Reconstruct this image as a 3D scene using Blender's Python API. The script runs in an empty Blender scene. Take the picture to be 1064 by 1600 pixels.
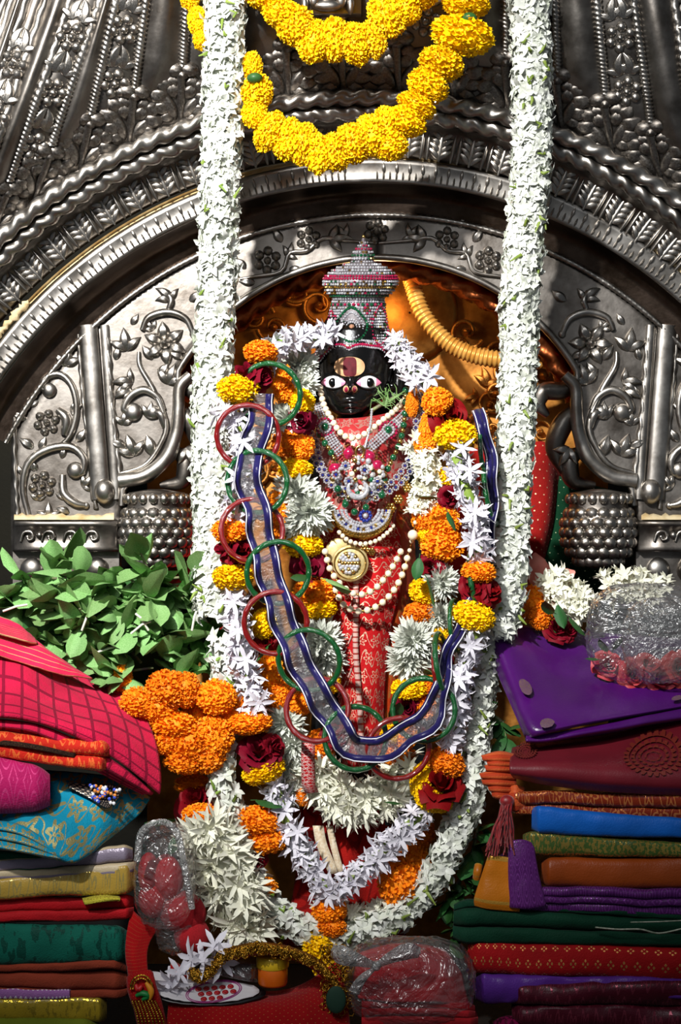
import bpy, math, random
import numpy as np
from mathutils import Vector, Matrix, noise

# ------------------------------------------------------------------ camera, world, lights, exposure
SC = bpy.context.scene
COL = SC.collection
D = 2.6                       # metres from the camera to the reference plane y = 0, where 1 photo pixel is 1 mm
cam = bpy.data.cameras.new('camera')
cam_ob = bpy.data.objects.new('camera', cam)
COL.objects.link(cam_ob)
cam_ob.location = (0, -D, .8)
cam_ob.rotation_euler = (math.pi / 2, 0, 0)
cam.sensor_fit = 'VERTICAL'
cam.sensor_height = 36
cam.lens = 18 / (.8 / D)
cam.clip_start = .05
SC.camera = cam_ob

world = bpy.data.worlds.new('world')
SC.world = world
world.use_nodes = True
world.node_tree.nodes['Background'].inputs[0].default_value = (.82, .9, 1, 1)
world.node_tree.nodes['Background'].inputs[1].default_value = .10


def lamp(name, kind, loc, target, power, col, size=.1, **kw):
    l = bpy.data.lights.new(name, kind)
    l.energy = power
    l.color = col
    o = bpy.data.objects.new(name, l)
    COL.objects.link(o)
    o.location = loc
    d = Vector(target) - Vector(loc)
    o.rotation_euler = d.to_track_quat('-Z', 'Y').to_euler()
    if kind == 'AREA':
        l.shape = 'DISK'
        l.size = size
    else:
        l.shadow_soft_size = size
    for k, v in kw.items():
        setattr(l, k, v)
    return o


lamp('key_flood_lamp', 'SPOT', (-.9, -2.5, 2.35), (-.2, 0, 1.06), 800, (1, .98, .95), .05, spot_size=math.radians(40), spot_blend=1.0)
lamp('front_fill_light', 'AREA', (-.5, -3.4, 2.5), (-.1, 0, 1.0), 24, (.95, .97, 1), 1.0)  # large soft fill added near the camera, not a lamp of the hall
lamp('niche_fill_light', 'POINT', (.05, .18, 1.16), (.12, 0, 1), 1.0, (1, .62, .25), .03)  # unseen warm fill added inside the niche

SC.view_settings.view_transform = 'Standard'
SC.view_settings.look = 'None'
SC.view_settings.gamma = 1
SC.view_settings.use_curve_mapping = False
SC.view_settings.exposure = 0

# ------------------------------------------------------------------ helpers
R = random.Random(7)
PI = math.pi


def P(px, py, y=0.0):
    """photo pixel at depth y -> world point"""
    s = (D + y) / D
    return Vector(((px - 532) * .001 * s, y, .8 + (800 - py) * .001 * s))


def S(y):
    return .001 * (D + y) / D


def lin(h):
    h = h.lstrip('#')
    out = []
    for i in (0, 2, 4):
        c = int(h[i:i + 2], 16) / 255
        out.append(c / 12.92 if c <= .04045 else ((c + .055) / 1.055) ** 2.4)
    return tuple(out) + (1,)


def lerp(a, b, t):
    return a + (b - a) * t


def sm(a, b, x):
    t = min(1, max(0, (x - a) / (b - a)))
    return t * t * (3 - 2 * t)


class MB:
    def __init__(s):
        s.v, s.f, s.m, s.uv = [], [], [], []

    def add(s, vs, fs, mat=0, uvs=None):
        o = len(s.v)
        s.v.extend([tuple(p) for p in vs])
        s.uv.extend(uvs if uvs else [(0, 0)] * len(vs))
        s.f.extend([tuple(i + o for i in f) for f in fs])
        s.m.extend([mat] * len(fs))

    def grid(s, G, mat=0, cu=False, us=1, vs=1, flip=False):
        nv, nu = len(G), len(G[0])
        vv = [p for row in G for p in row]
        uv = [(us * i / max(1, nu - 1), vs * j / max(1, nv - 1)) for j in range(nv) for i in range(nu)]
        ff = []
        for j in range(nv - 1):
            for i in range(nu if cu else nu - 1):
                k = (i + 1) % nu
                q = (j * nu + i, j * nu + k, (j + 1) * nu + k, (j + 1) * nu + i)
                ff.append(q[::-1] if flip else q)
        s.add(vv, ff, mat, uv)

    def tube(s, path, r, n=8, mat=0, caps=True, us=1, vs=1, fn=None, flat=None):
        """swept tube; fn(t, theta) scales the radius"""
        m = len(path)
        if isinstance(r, (int, float)):
            r = [r] * m
        T = []
        for i in range(m):
            d = path[min(m - 1, i + 1)] - path[max(0, i - 1)]
            T.append(d.normalized() if d.length > 1e-9 else Vector((0, 0, 1)))
        up = Vector((0, -1, 0))
        if abs(T[0].dot(up)) > .95:
            up = Vector((1, 0, 0))
        G = []
        a = (up - T[0] * up.dot(T[0])).normalized()
        for i in range(m):
            a = (a - T[i] * a.dot(T[i]))
            a = a.normalized() if a.length > 1e-9 else Vector((1, 0, 0))
            b = T[i].cross(a)
            row = []
            for k in range(n):
                th = 2 * PI * k / n
                q = r[i] * (fn(i / (m - 1), th) if fn else 1)
                fa = flat if flat else 1
                row.append(path[i] + a * (q * math.cos(th) * fa) + b * (q * math.sin(th)))
            G.append(row)
        s.grid(G, mat, True, us, vs)
        if caps:
            o = len(s.v)
            s.add(G[0], [tuple(range(n))], mat)
            s.add(G[-1], [tuple(range(n))[::-1]], mat)

    def lathe(s, prof, c, n=32, mat=0, fn=None, us=1, vs=1):
        """prof: list of (radius, height) about the vertical through c"""
        G = []
        for r, h in prof:
            row = []
            for k in range(n):
                th = 2 * PI * k / n
                q = r * (fn(th, h) if fn else 1)
                row.append(Vector((c[0] + q * math.sin(th), c[1] - q * math.cos(th), c[2] + h)))
            G.append(row)
        s.grid(G, mat, True, us, vs)

    def ball(s, c, r, n=8, m=5, mat=0, sc=(1, 1, 1)):
        G = []
        for j in range(m + 1):
            ph = PI * j / m
            rr = max(.02, math.sin(ph))
            G.append([Vector((c[0] + r * sc[0] * rr * math.cos(2 * PI * k / n), c[1] + r * sc[1] * rr * math.sin(2 * PI * k / n),
                              c[2] - r * sc[2] * math.cos(ph))) for k in range(n)])
        s.grid(G, mat, True)

    def box(s, a, b, mat=0):
        x0, y0, z0 = a
        x1, y1, z1 = b
        s.add([(x0, y0, z0), (x1, y0, z0), (x1, y1, z0), (x0, y1, z0), (x0, y0, z1), (x1, y0, z1), (x1, y1, z1), (x0, y1, z1)],
              [(0, 3, 2, 1), (4, 5, 6, 7), (0, 1, 5, 4), (1, 2, 6, 5), (2, 3, 7, 6), (3, 0, 4, 7)], mat)

    def mesh(s, name, mats, smooth=True):
        me = bpy.data.meshes.new(name)
        me.from_pydata(s.v, [], s.f)
        for m in (mats if isinstance(mats, (list, tuple)) else [mats]):
            me.materials.append(m)
        me.polygons.foreach_set('material_index', s.m)
        me.polygons.foreach_set('use_smooth', [smooth] * len(s.f))
        ul = me.uv_layers.new(name='UVMap')
        idx = np.empty(len(me.loops), dtype=np.int32)
        me.loops.foreach_get('vertex_index', idx)
        ul.data.foreach_set('uv', np.array(s.uv, dtype=np.float32)[idx].ravel())
        me.update()
        return me

    def build(s, name, mats, parent=None, smooth=True):
        return link(name, s.mesh(name, mats, smooth), parent)


WL = {}      # world offset of thing roots


def link(name, me, parent=None, M=None):
    o = bpy.data.objects.new(name, me)
    COL.objects.link(o)
    if parent is not None:
        o.parent = parent
        off = WL.get(parent.name, Vector((0, 0, 0)))
        o.matrix_basis = Matrix.Translation(-off) @ M if M is not None else Matrix.Translation(-off)
    elif M is not None:
        o.matrix_basis = M
    return o


def tag(o, label=None, cat=None, group=None, kind=None):
    if label: o['label'] = label
    if cat: o['category'] = cat
    if group: o['group'] = group
    if kind: o['kind'] = kind
    return o


def thing(name, label, cat, loc, group=None):
    o = bpy.data.objects.new(name, None)
    o.empty_display_size = .02
    COL.objects.link(o)
    o.location = loc
    WL[o.name] = Vector(loc)
    return tag(o, label, cat, group)


def stuff(o, label=None):
    o['kind'] = 'stuff'
    if label: o['label'] = label
    return o


def solid(o, t, off=-1):
    m = o.modifiers.new('thickness', 'SOLIDIFY')
    m.thickness = t
    m.offset = off
    return o


def crv(pts, n):
    """Catmull-Rom through pts, n samples"""
    k = len(pts)
    if k == 2:
        return [pts[0].lerp(pts[1], i / (n - 1)) for i in range(n)]
    out = []
    for i in range(n):
        t = i / (n - 1) * (k - 1)
        j = min(k - 2, int(t))
        f = t - j
        p0 = pts[j - 1] if j > 0 else pts[0] * 2 - pts[1]
        p1, p2 = pts[j], pts[j + 1]
        p3 = pts[j + 2] if j + 2 < k else pts[-1] * 2 - pts[-2]
        out.append(.5 * ((2 * p1) + (p2 - p0) * f + (2 * p0 - 5 * p1 + 4 * p2 - p3) * f * f + (3 * p1 - p0 - 3 * p2 + p3) * f * f * f))
    return out


def pcrv(pts, n, y=None):
    return crv([P(*p) if y is None else P(p[0], p[1], y) for p in pts], n)


def even(path, step):
    """resample a path at equal steps -> list of (point, tangent)"""
    L = [0]
    for a, b in zip(path, path[1:]):
        L.append(L[-1] + (b - a).length)
    n = max(1, int(round(L[-1] / step)))
    out, j = [], 0
    for i in range(n + 1):
        d = L[-1] * i / n
        while j < len(path) - 2 and L[j + 1] < d:
            j += 1
        f = (d - L[j]) / max(1e-9, L[j + 1] - L[j])
        out.append((path[j].lerp(path[j + 1], f), (path[j + 1] - path[j]).normalized()))
    return out


def patch(rows, nu, nv, px=True):
    rr = [crv([P(*p) if px else Vector(p) for p in r], nu) for r in rows]
    cols = [crv([r[i] for r in rr], nv) for i in range(nu)]
    return [[cols[i][j] for i in range(nu)] for j in range(nv)]


def wrinkle(G, amp, freq, seed=0, ax=(0, -1, .5)):
    ax = Vector(ax).normalized()
    for j, row in enumerate(G):
        for i, p in enumerate(row):
            q = Vector((p.x * freq[0] + seed * 7.3, p.y * freq[1], p.z * freq[2] + seed * 3.1))
            row[i] = p + ax * (amp * noise.fractal(q, 1, 2, 3))
    return G


def axm(loc, d, spin=0.0, sc=1.0):
    """matrix whose local +Z points along d"""
    q = Vector(d).to_track_quat('Z', 'Y').to_matrix().to_4x4()
    s = sc if isinstance(sc, (tuple, list)) else (sc, sc, sc)
    return Matrix.Translation(loc) @ q @ Matrix.Rotation(spin, 4, 'Z') @ Matrix.Diagonal((s[0], s[1], s[2], 1))


# ------------------------------------------------------------------ materials
def newmat(name):
    m = bpy.data.materials.new(name)
    m.use_nodes = True
    nt = m.node_tree
    return m, nt, nt.nodes['Principled BSDF']


def nd(nt, typ, ins=None, **kw):
    n = nt.nodes.new(typ)
    for k, v in kw.items():
        setattr(n, k, v)
    for k, v in (ins or {}).items():
        if isinstance(v, bpy.types.NodeSocket):
            nt.links.new(v, n.inputs[k])
        else:
            n.inputs[k].default_value = v
    return n


def mth(nt, op, a, b=0.0, c=None):
    d = {0: a, 1: b}
    if c is not None: d[2] = c
    return nd(nt, 'ShaderNodeMath', d, operation=op).outputs[0]


def mixc(nt, f, a, b):
    n = nt.nodes.new('ShaderNodeMix')
    n.data_type = 'RGBA'
    for i, v in ((0, f), (6, a), (7, b)):
        if isinstance(v, bpy.types.NodeSocket):
            nt.links.new(v, n.inputs[i])
        else:
            n.inputs[i].default_value = v
    return n.outputs[2]


def mk(name, c1, c2=None, rough=.5, metal=0.0, scale=30, bump=0.0, bscale=120, spec=.5, coat=0.0, rand=0.0, sheen=0.0, thr=(.35, .65), sss=0.0):
    """base material: two tones mixed by noise, small noise bump, per-object value variation"""
    m, nt, b = newmat(name)
    c1, c2 = lin(c1), lin(c2 or c1)
    tc = nd(nt, 'ShaderNodeTexCoord')
    nz = nd(nt, 'ShaderNodeTexNoise', {'Vector': tc.outputs['Object'], 'Scale': scale, 'Detail': 5.0})
    mr = nd(nt, 'ShaderNodeMapRange', {0: nz.outputs[0], 1: thr[0], 2: thr[1]})
    col = mixc(nt, mr.outputs[0], c1, c2)
    if rand:
        oi = nd(nt, 'ShaderNodeObjectInfo')
        v = nd(nt, 'ShaderNodeMapRange', {0: oi.outputs['Random'], 3: 1 - rand, 4: 1 + rand * .5})
        h = nd(nt, 'ShaderNodeMapRange', {0: oi.outputs['Random'], 3: .5 - rand * .04, 4: .5 + rand * .04})
        hs = nd(nt, 'ShaderNodeHueSaturation', {'Color': col, 'Value': v.outputs[0], 'Hue': h.outputs[0]})
        col = hs.outputs[0]
    nt.links.new(col, b.inputs['Base Color'])
    b.inputs['Roughness'].default_value = rough
    b.inputs['Metallic'].default_value = metal
    b.inputs['Specular IOR Level'].default_value = spec
    b.inputs['Coat Weight'].default_value = coat
    b.inputs['Sheen Weight'].default_value = sheen
    if sss:
        b.inputs['Subsurface Weight'].default_value = sss
        b.inputs['Subsurface Radius'].default_value = (.004, .003, .002)
        b.inputs['Subsurface Scale'].default_value = 1
    if bump:
        n2 = nd(nt, 'ShaderNodeTexNoise', {'Vector': tc.outputs['Object'], 'Scale': bscale, 'Detail': 4.0})
        bp = nd(nt, 'ShaderNodeBump', {'Height': n2.outputs[0], 'Strength': bump, 'Distance': .004})
        nt.links.new(bp.outputs[0], b.inputs['Normal'])
    return m


def fabric(name, c1, c2=None, pat=None, scale=(10, 10), rough=.6, sheen=.3, metal=.0, thr=.5, shine=.4, spec=.3, weave=.25, zari=.7, aniso=0.0):
    """cloth on UV coordinates, with a woven pattern in a second colour"""
    m, nt, b = newmat(name)
    if rough >= .5:
        rough, spec, weave = rough + .18, .12, weave + .2
    A, B = lin(c1), lin(c2 or c1)
    tc = nd(nt, 'ShaderNodeTexCoord')
    mp = nd(nt, 'ShaderNodeMapping', {'Vector': tc.outputs['UV'], 'Scale': (scale[0], scale[1], 1)})
    sx = nd(nt, 'ShaderNodeSeparateXYZ', {0: mp.outputs[0]})
    u, v = sx.outputs[0], sx.outputs[1]
    fu, fv = mth(nt, 'FRACT', u), mth(nt, 'FRACT', v)
    fac = None
    if pat == 'check':
        a = mth(nt, 'LESS_THAN', fu, thr)
        c = mth(nt, 'LESS_THAN', fv, thr)
        fac = mth(nt, 'MAXIMUM', a, c)
    elif pat == 'stripe':
        fac = mth(nt, 'LESS_THAN', fv, thr)
    elif pat == 'dots':
        row = mth(nt, 'MULTIPLY', mth(nt, 'MODULO', mth(nt, 'FLOOR', v), 2.0), .5)
        fu = mth(nt, 'FRACT', mth(nt, 'ADD', u, row))
        d = mth(nt, 'ADD', mth(nt, 'POWER', mth(nt, 'SUBTRACT', fu, .5), 2.0), mth(nt, 'POWER', mth(nt, 'SUBTRACT', fv, .5), 2.0))
        fac = mth(nt, 'LESS_THAN', d, thr * thr)
    elif pat == 'quads':     # little four-dot diamonds
        row = mth(nt, 'MULTIPLY', mth(nt, 'MODULO', mth(nt, 'FLOOR', v), 2.0), .5)
        fu = mth(nt, 'FRACT', mth(nt, 'ADD', u, row))
        du = mth(nt, 'ABSOLUTE', mth(nt, 'SUBTRACT', fu, .5))
        dv = mth(nt, 'ABSOLUTE', mth(nt, 'SUBTRACT', fv, .5))
        s1 = mth(nt, 'ADD', du, dv)
        a = mth(nt, 'LESS_THAN', mth(nt, 'ABSOLUTE', mth(nt, 'SUBTRACT', s1, .2)), .09)
        c = mth(nt, 'GREATER_THAN', mth(nt, 'ABSOLUTE', mth(nt, 'SUBTRACT', du, dv)), .08)
        fac = mth(nt, 'MULTIPLY', a, c)
    elif pat == 'rings':     # circular medallions
        du = mth(nt, 'SUBTRACT', fu, .5)
        dv = mth(nt, 'SUBTRACT', fv, .5)
        d = mth(nt, 'SQRT', mth(nt, 'ADD', mth(nt, 'MULTIPLY', du, du), mth(nt, 'MULTIPLY', dv, dv)))
        w = mth(nt, 'SINE', mth(nt, 'MULTIPLY', d, 38.0))
        fac = mth(nt, 'GREATER_THAN', w, thr)
    elif pat in ('vine', 'floral'):      # jacquard: outlined six-petal flowers on curling stems
        n0 = nd(nt, 'ShaderNodeTexNoise', {'Vector': mp.outputs[0], 'Scale': 1.1, 'Detail': 1.0})
        wob = mth(nt, 'MULTIPLY', mth(nt, 'SUBTRACT', n0.outputs[0], .5), .7 if pat == 'floral' else .35)
        uu, vv = mth(nt, 'ADD', u, wob), mth(nt, 'SUBTRACT', v, wob)
        row = mth(nt, 'MULTIPLY', mth(nt, 'MODULO', mth(nt, 'FLOOR', vv), 2.0), .5)
        du = mth(nt, 'SUBTRACT', mth(nt, 'FRACT', mth(nt, 'ADD', uu, row)), .5)
        dv = mth(nt, 'SUBTRACT', mth(nt, 'FRACT', vv), .5)
        r = mth(nt, 'SQRT', mth(nt, 'ADD', mth(nt, 'MULTIPLY', du, du), mth(nt, 'MULTIPLY', dv, dv)))
        th = nd(nt, 'ShaderNodeMath', {0: dv, 1: du}, operation='ARCTAN2').outputs[0]
        pet = mth(nt, 'ADD', .25, mth(nt, 'MULTIPLY', mth(nt, 'COSINE', mth(nt, 'MULTIPLY', th, 6.0)), .09))
        a = mth(nt, 'LESS_THAN', mth(nt, 'ABSOLUTE', mth(nt, 'SUBTRACT', r, pet)), .05 if pat == 'vine' else .10)
        c = mth(nt, 'LESS_THAN', r, .08)
        st = mth(nt, 'ABSOLUTE', mth(nt, 'SUBTRACT', dv, mth(nt, 'MULTIPLY', mth(nt, 'SINE', mth(nt, 'MULTIPLY', uu, 2 * PI)), .42)))
        k = mth(nt, 'MULTIPLY', mth(nt, 'LESS_THAN', st, .05), mth(nt, 'GREATER_THAN', r, .3))
        fac = mth(nt, 'MAXIMUM', mth(nt, 'MAXIMUM', a, c), k)
    elif pat == 'speck':
        n3 = nd(nt, 'ShaderNodeTexNoise', {'Vector': mp.outputs[0], 'Scale': 6.0, 'Detail': 3.0})
        fac = mth(nt, 'GREATER_THAN', n3.outputs[0], thr)
    nz = nd(nt, 'ShaderNodeTexNoise', {'Vector': tc.outputs['Object'], 'Scale': 14.0, 'Detail': 4.0})
    tone = nd(nt, 'ShaderNodeMapRange', {0: nz.outputs[0], 1: .3, 2: .7, 3: .76, 4: 1.1})
    if fac is not None:
        col = mixc(nt, fac, A, B)
        nt.links.new(mth(nt, 'MULTIPLY', fac, zari), b.inputs['Metallic'])
        nt.links.new(mth(nt, 'SUBTRACT', rough, mth(nt, 'MULTIPLY', fac, .2)), b.inputs['Roughness'])
    else:
        rgb = nd(nt, 'ShaderNodeRGB')
        rgb.outputs[0].default_value = A
        col = rgb.outputs[0]
        b.inputs['Metallic'].default_value = metal
        b.inputs['Roughness'].default_value = rough
    hs = nd(nt, 'ShaderNodeHueSaturation', {'Color': col, 'Value': tone.outputs[0]})
    nt.links.new(hs.outputs[0], b.inputs['Base Color'])
    b.inputs['Sheen Weight'].default_value = sheen * .12
    b.inputs['Specular IOR Level'].default_value = spec
    b.inputs['Anisotropic'].default_value = aniso
    wz = nd(nt, 'ShaderNodeTexNoise', {'Vector': tc.outputs['Object'], 'Scale': 420.0, 'Detail': 2.0})
    hgt = wz.outputs[0]
    if fac is not None:
        hgt = mth(nt, 'ADD', hgt, mth(nt, 'MULTIPLY', fac, .6))
    soft = nd(nt, 'ShaderNodeTexNoise', {'Vector': tc.outputs['Object'], 'Scale': 38.0, 'Detail': 3.0, 'Distortion': .6})
    hgt = mth(nt, 'ADD', hgt, mth(nt, 'MULTIPLY', soft.outputs[0], 2.2))
    bp = nd(nt, 'ShaderNodeBump', {'Height': hgt, 'Strength': weave, 'Distance': .002})
    nt.links.new(bp.outputs[0], b.inputs['Normal'])
    return m


def metalmat(name, c1, c2, rough=(.22, .45), scale=18, bump=.15, bscale=60):
    """worn sheet metal: tarnish blotches change tone and gloss"""
    m, nt, b = newmat(name)
    tc = nd(nt, 'ShaderNodeTexCoord')
    nz = nd(nt, 'ShaderNodeTexNoise', {'Vector': tc.outputs['Object'], 'Scale': scale, 'Detail': 7.0, 'Roughness': .65})
    mr = nd(nt, 'ShaderNodeMapRange', {0: nz.outputs[0], 1: .33, 2: .68})
    nt.links.new(mixc(nt, mr.outputs[0], lin(c1), lin(c2)), b.inputs['Base Color'])
    rr = nd(nt, 'ShaderNodeMapRange', {0: nz.outputs[0], 1: .3, 2: .7, 3: rough[1], 4: rough[0]})
    nt.links.new(rr.outputs[0], b.inputs['Roughness'])
    b.inputs['Metallic'].default_value = 1
    n2 = nd(nt, 'ShaderNodeTexNoise', {'Vector': tc.outputs['Object'], 'Scale': bscale, 'Detail': 4.0})
    bp = nd(nt, 'ShaderNodeBump', {'Height': n2.outputs[0], 'Strength': bump, 'Distance': .004})
    nt.links.new(bp.outputs[0], b.inputs['Normal'])
    return m


def filmmat(name, tint='#d8dcdc', haze=.06, gloss=.08, scale=12.0):
    """crinkled clear plastic film: see-through, a little milky, with sharp gloss on the creases"""
    m, nt, b = newmat(name)
    tc = nd(nt, 'ShaderNodeTexCoord')
    nz = nd(nt, 'ShaderNodeTexNoise', {'Vector': tc.outputs['Object'], 'Scale': scale, 'Detail': 4.0, 'Distortion': 1.5})
    vo = nd(nt, 'ShaderNodeTexVoronoi', {'Vector': nz.outputs['Color'], 'Scale': 3.0}, feature='DISTANCE_TO_EDGE')
    bp = nd(nt, 'ShaderNodeBump', {'Height': vo.outputs['Distance'], 'Strength': .7, 'Distance': .02})
    tr = nd(nt, 'ShaderNodeBsdfTransparent', {0: lin('#f4f4f4')})
    gl = nd(nt, 'ShaderNodeBsdfGlossy', {0: (1, 1, 1, 1), 'Roughness': .24, 'Normal': bp.outputs[0]})
    df = nd(nt, 'ShaderNodeBsdfDiffuse', {0: lin(tint), 'Normal': bp.outputs[0]})
    lw = nd(nt, 'ShaderNodeLayerWeight', {'Blend': .35, 'Normal': bp.outputs[0]})
    f = mth(nt, 'ADD', mth(nt, 'MULTIPLY', mth(nt, 'POWER', lw.outputs['Facing'], 1.6), .55), gloss)
    m1 = nd(nt, 'ShaderNodeMixShader', {0: haze, 1: tr.outputs[0], 2: df.outputs[0]})
    m2 = nd(nt, 'ShaderNodeMixShader', {0: f, 1: m1.outputs[0], 2: gl.outputs[0]})
    nt.links.new(m2.outputs[0], nt.nodes['Material Output'].inputs[0])
    return m


M = {}
M['silver'] = metalmat('beaten_silver', '#8c8781', '#5f5851', (.34, .5), 16, .12)
M['silver_bright'] = metalmat('polished_silver', '#b5b1ab', '#8b847b', (.28, .42), 22, .06)
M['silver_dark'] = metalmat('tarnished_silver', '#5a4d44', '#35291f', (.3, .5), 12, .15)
M['copper'] = metalmat('aged_copper', '#b8683c', '#70371d', (.25, .45), 20, .15)
M['gold'] = metalmat('gilt_sheet', '#d2954a', '#8a4f1c', (.38, .6), 14, .2, 40)
M['gold_thread'] = metalmat('gold_thread', '#d9a83e', '#8a5f1a', (.25, .4), 120, .4, 300)
M['gold_jewel'] = metalmat('gold_jewellery', '#e6c274', '#b0883a', (.18, .3), 60, .05)
M['crystal'] = mk('white_crystal', '#e2e2e6', '#a4a4ac', rough=.14, metal=.45, scale=300, coat=.4)
M['gem_red'] = mk('ruby_glass', '#b01848', '#7a0c30', rough=.1, coat=1, scale=200)
M['gem_green'] = mk('emerald_glass', '#0d5a34', '#06341d', rough=.1, coat=1, scale=200)
M['gem_blue'] = mk('sapphire_glass', '#20308e', '#0f1a5c', rough=.1, coat=1, scale=200)
M['pearl'] = mk('cream_pearl', '#f3e8cf', '#e5d4b2', rough=.25, coat=.6, scale=90)
M['stone'] = mk('black_stone', '#070707', '#0d0c0c', rough=.2, coat=.35, scale=40, bump=.08, bscale=150)
M['eye_white'] = mk('eye_enamel', '#f7f7f7', '#ececf0', rough=.2, coat=.5)
M['eye_pink'] = mk('eye_pink', '#f29ab8', '#e77fa3', rough=.3)
M['ink'] = mk('black_enamel', '#050505', rough=.12, coat=.6)
M['sandal'] = mk('sandalwood_paste', '#d8ab7e', '#c4946a', rough=.8, scale=90, bump=.3)
M['kumkum'] = mk('maroon_powder', '#4d0d18', '#62121f', rough=.85, scale=90, bump=.3)
M['marigold_yellow'] = mk('yellow_petal', '#fcd80e', '#f5bf04', rough=.6, spec=.2, scale=60, rand=.1, sss=.0)
M['marigold_orange'] = mk('orange_petal', '#ffa41c', '#f48010', rough=.6, spec=.2, scale=70, rand=.14)
M['rose'] = mk('rose_petal', '#8a0b24', '#560512', rough=.6, spec=.12, scale=50, rand=.2, sheen=.0)
M['white'] = mk('white_petal', '#e2e4de', '#d3d8c8', rough=.55, spec=.25, scale=60, rand=.05)
M['lilac'] = mk('tuberose_petal', '#e6e5ea', '#d6d1de', rough=.55, spec=.25, scale=60, rand=.05)
M['cream'] = mk('cream_petal', '#f3f2e4', '#e4e4cc', rough=.6, spec=.2, scale=60, rand=.06)
M['bud'] = mk('green_bud', '#8fa646', '#6c8a30', rough=.5, scale=60, rand=.2)
M['leaf'] = mk('basil_leaf', '#93bb79', '#6c9c52', rough=.5, spec=.35, scale=50, bump=.25, bscale=130, rand=.26)
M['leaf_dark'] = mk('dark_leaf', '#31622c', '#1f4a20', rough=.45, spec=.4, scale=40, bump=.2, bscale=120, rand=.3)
M['stem'] = mk('green_stem', '#7c8a56', '#5c4a48', rough=.6, scale=60)
M['thread'] = mk('white_thread', '#dcdccc', rough=.8)
M['plaster'] = mk('cream_plaster', '#d8c7a0', '#b79a66', rough=.85, scale=40, bump=.6, bscale=60)
M['dim_wall'] = mk('dim_ochre_wall', '#1c190b', '#141207', rough=.9, scale=5, bump=.2)
M['dark_stone'] = mk('dark_altar_stone', '#1c1714', '#100d0b', rough=.7, scale=10, bump=.3)
M['film'] = filmmat('plastic_film')
M['film_gathered'] = filmmat('gathered_film', '#c9c9c6', .42, .2, 30.0)
# ------------------------------------------------------------------ flower meshes (shared by every copy)
def kite(mb, base, d, nrm, L, W, curl, mat=0):
    """small folded petal of 4 triangles"""
    d = d.normalized()
    nrm = (nrm - d * nrm.dot(d)).normalized()
    s = d.cross(nrm)
    mid = base + d * (L * .55) + nrm * (curl * L * .3)
    mb.add([base, mid - s * W + nrm * (W * .5), mid, mid + s * W + nrm * (W * .5), base + d * L + nrm * (curl * L)],
           [(0, 2, 1), (0, 3, 2), (1, 2, 4), (2, 3, 4)], mat)


def strip(mb, base, d, nrm, L, W, curl, mat=0, seg=3, cup=.3):
    d = d.normalized()
    nrm = (nrm - d * nrm.dot(d)).normalized()
    s = d.cross(nrm)
    G = []
    for i in range(seg + 1):
        t = i / seg
        w = W * (.25 + 1.5 * t * (1 - t) * 1.6) * (1 if t < 1 else .35)
        c = base + d * (L * t * (1 - .15 * abs(curl) * t)) + nrm * (curl * L * t * t)
        G.append([c - s * w + nrm * (w * cup), c, c + s * w + nrm * (w * cup)])
    mb.grid(G, mat)


def fib(i, n):
    z = 1 - 2 * (i + .5) / n
    r = math.sqrt(max(0, 1 - z * z))
    a = i * 2.399963
    return Vector((r * math.cos(a), r * math.sin(a), z))


def marigold_mesh(mat, seed, n=250):
    """pompon of many small frilled florets"""
    rr = random.Random(seed)
    mb = MB()
    mb.ball((0, 0, 0), .84, 14, 9)
    for i in range(n):
        d = (fib(i, n) + Vector((rr.gauss(0, .06), rr.gauss(0, .06), rr.gauss(0, .06)))).normalized()
        t = Vector((rr.gauss(0, 1), rr.gauss(0, 1), rr.gauss(0, 1)))
        t = (t - d * t.dot(d)).normalized()
        s = d.cross(t)
        lump = .07 * noise.noise(d * 2.2 + Vector((seed, 0, 0)))
        k = rr.uniform(.93, 1.05) + lump
        w = rr.uniform(.10, .15)
        vs = [d * (k - .2)]
        for j in range(6):
            a = (j / 5 - .5) * 4.4 + rr.uniform(-.2, .2)
            vs.append(d * (k + .035 * (1 if j % 2 else -1) + rr.uniform(-.02, .02)) + (t * math.cos(a) + s * math.sin(a)) * w * rr.uniform(.85, 1.15))
        mb.add(vs, [(0, j, j + 1) for j in range(1, 6)], 0)
    return mb.mesh('marigold', [mat], False)


def chrys_mesh(mat, seed, n=200, core=None, fine=False):
    rr = random.Random(seed)
    mb = MB()
    mb.ball((0, 0, -.05), .45, 8, 5)
    for i in range(n):
        z = lerp(.98, -.45, i / n)
        r = math.sqrt(1 - z * z)
        a = i * 2.399963 + rr.uniform(-.2, .2)
        d = Vector((r * math.cos(a), r * math.sin(a), z * .8 + rr.uniform(-.1, .1)))
        strip(mb, d * .12, d, Vector((0, 0, 1)) if r > .4 else Vector((math.cos(a + 2), math.sin(a + 2), .3)), rr.uniform(.75, 1.08), (.06 if fine else .115) * rr.uniform(.8, 1.3),
              rr.uniform(-.05, .35), 0, 3, .5)
    return mb.mesh('chrysanthemum', [mat])


def bloom_mesh(mat, seed, pet=6, L=1.0, W=.24, curl=-.15, open_=.55, tube=.0, bud=None):
    """star blossom opening along +Z; optional slim tube behind"""
    rr = random.Random(seed)
    mb = MB()
    for k in range(pet):
        a = 2 * PI * k / pet + rr.uniform(-.2, .2)
        o = open_ * rr.uniform(.6, 1.3)
        d = Vector((math.cos(a), math.sin(a), o))
        strip(mb, Vector((0, 0, 0)), d, Vector((-math.cos(a) * o, -math.sin(a) * o, 1)), L * rr.uniform(.85, 1.1), W * rr.uniform(.8, 1.2), curl * rr.uniform(.3, 1.6), 0, 3, .35)
    if tube:
        mb.tube([Vector((0, 0, -tube)), Vector((0, 0, -tube * .4)), Vector((0, 0, .08))], [.07, .09, .17], 5, 0)
    return mb.mesh('blossom', [mat])


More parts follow.
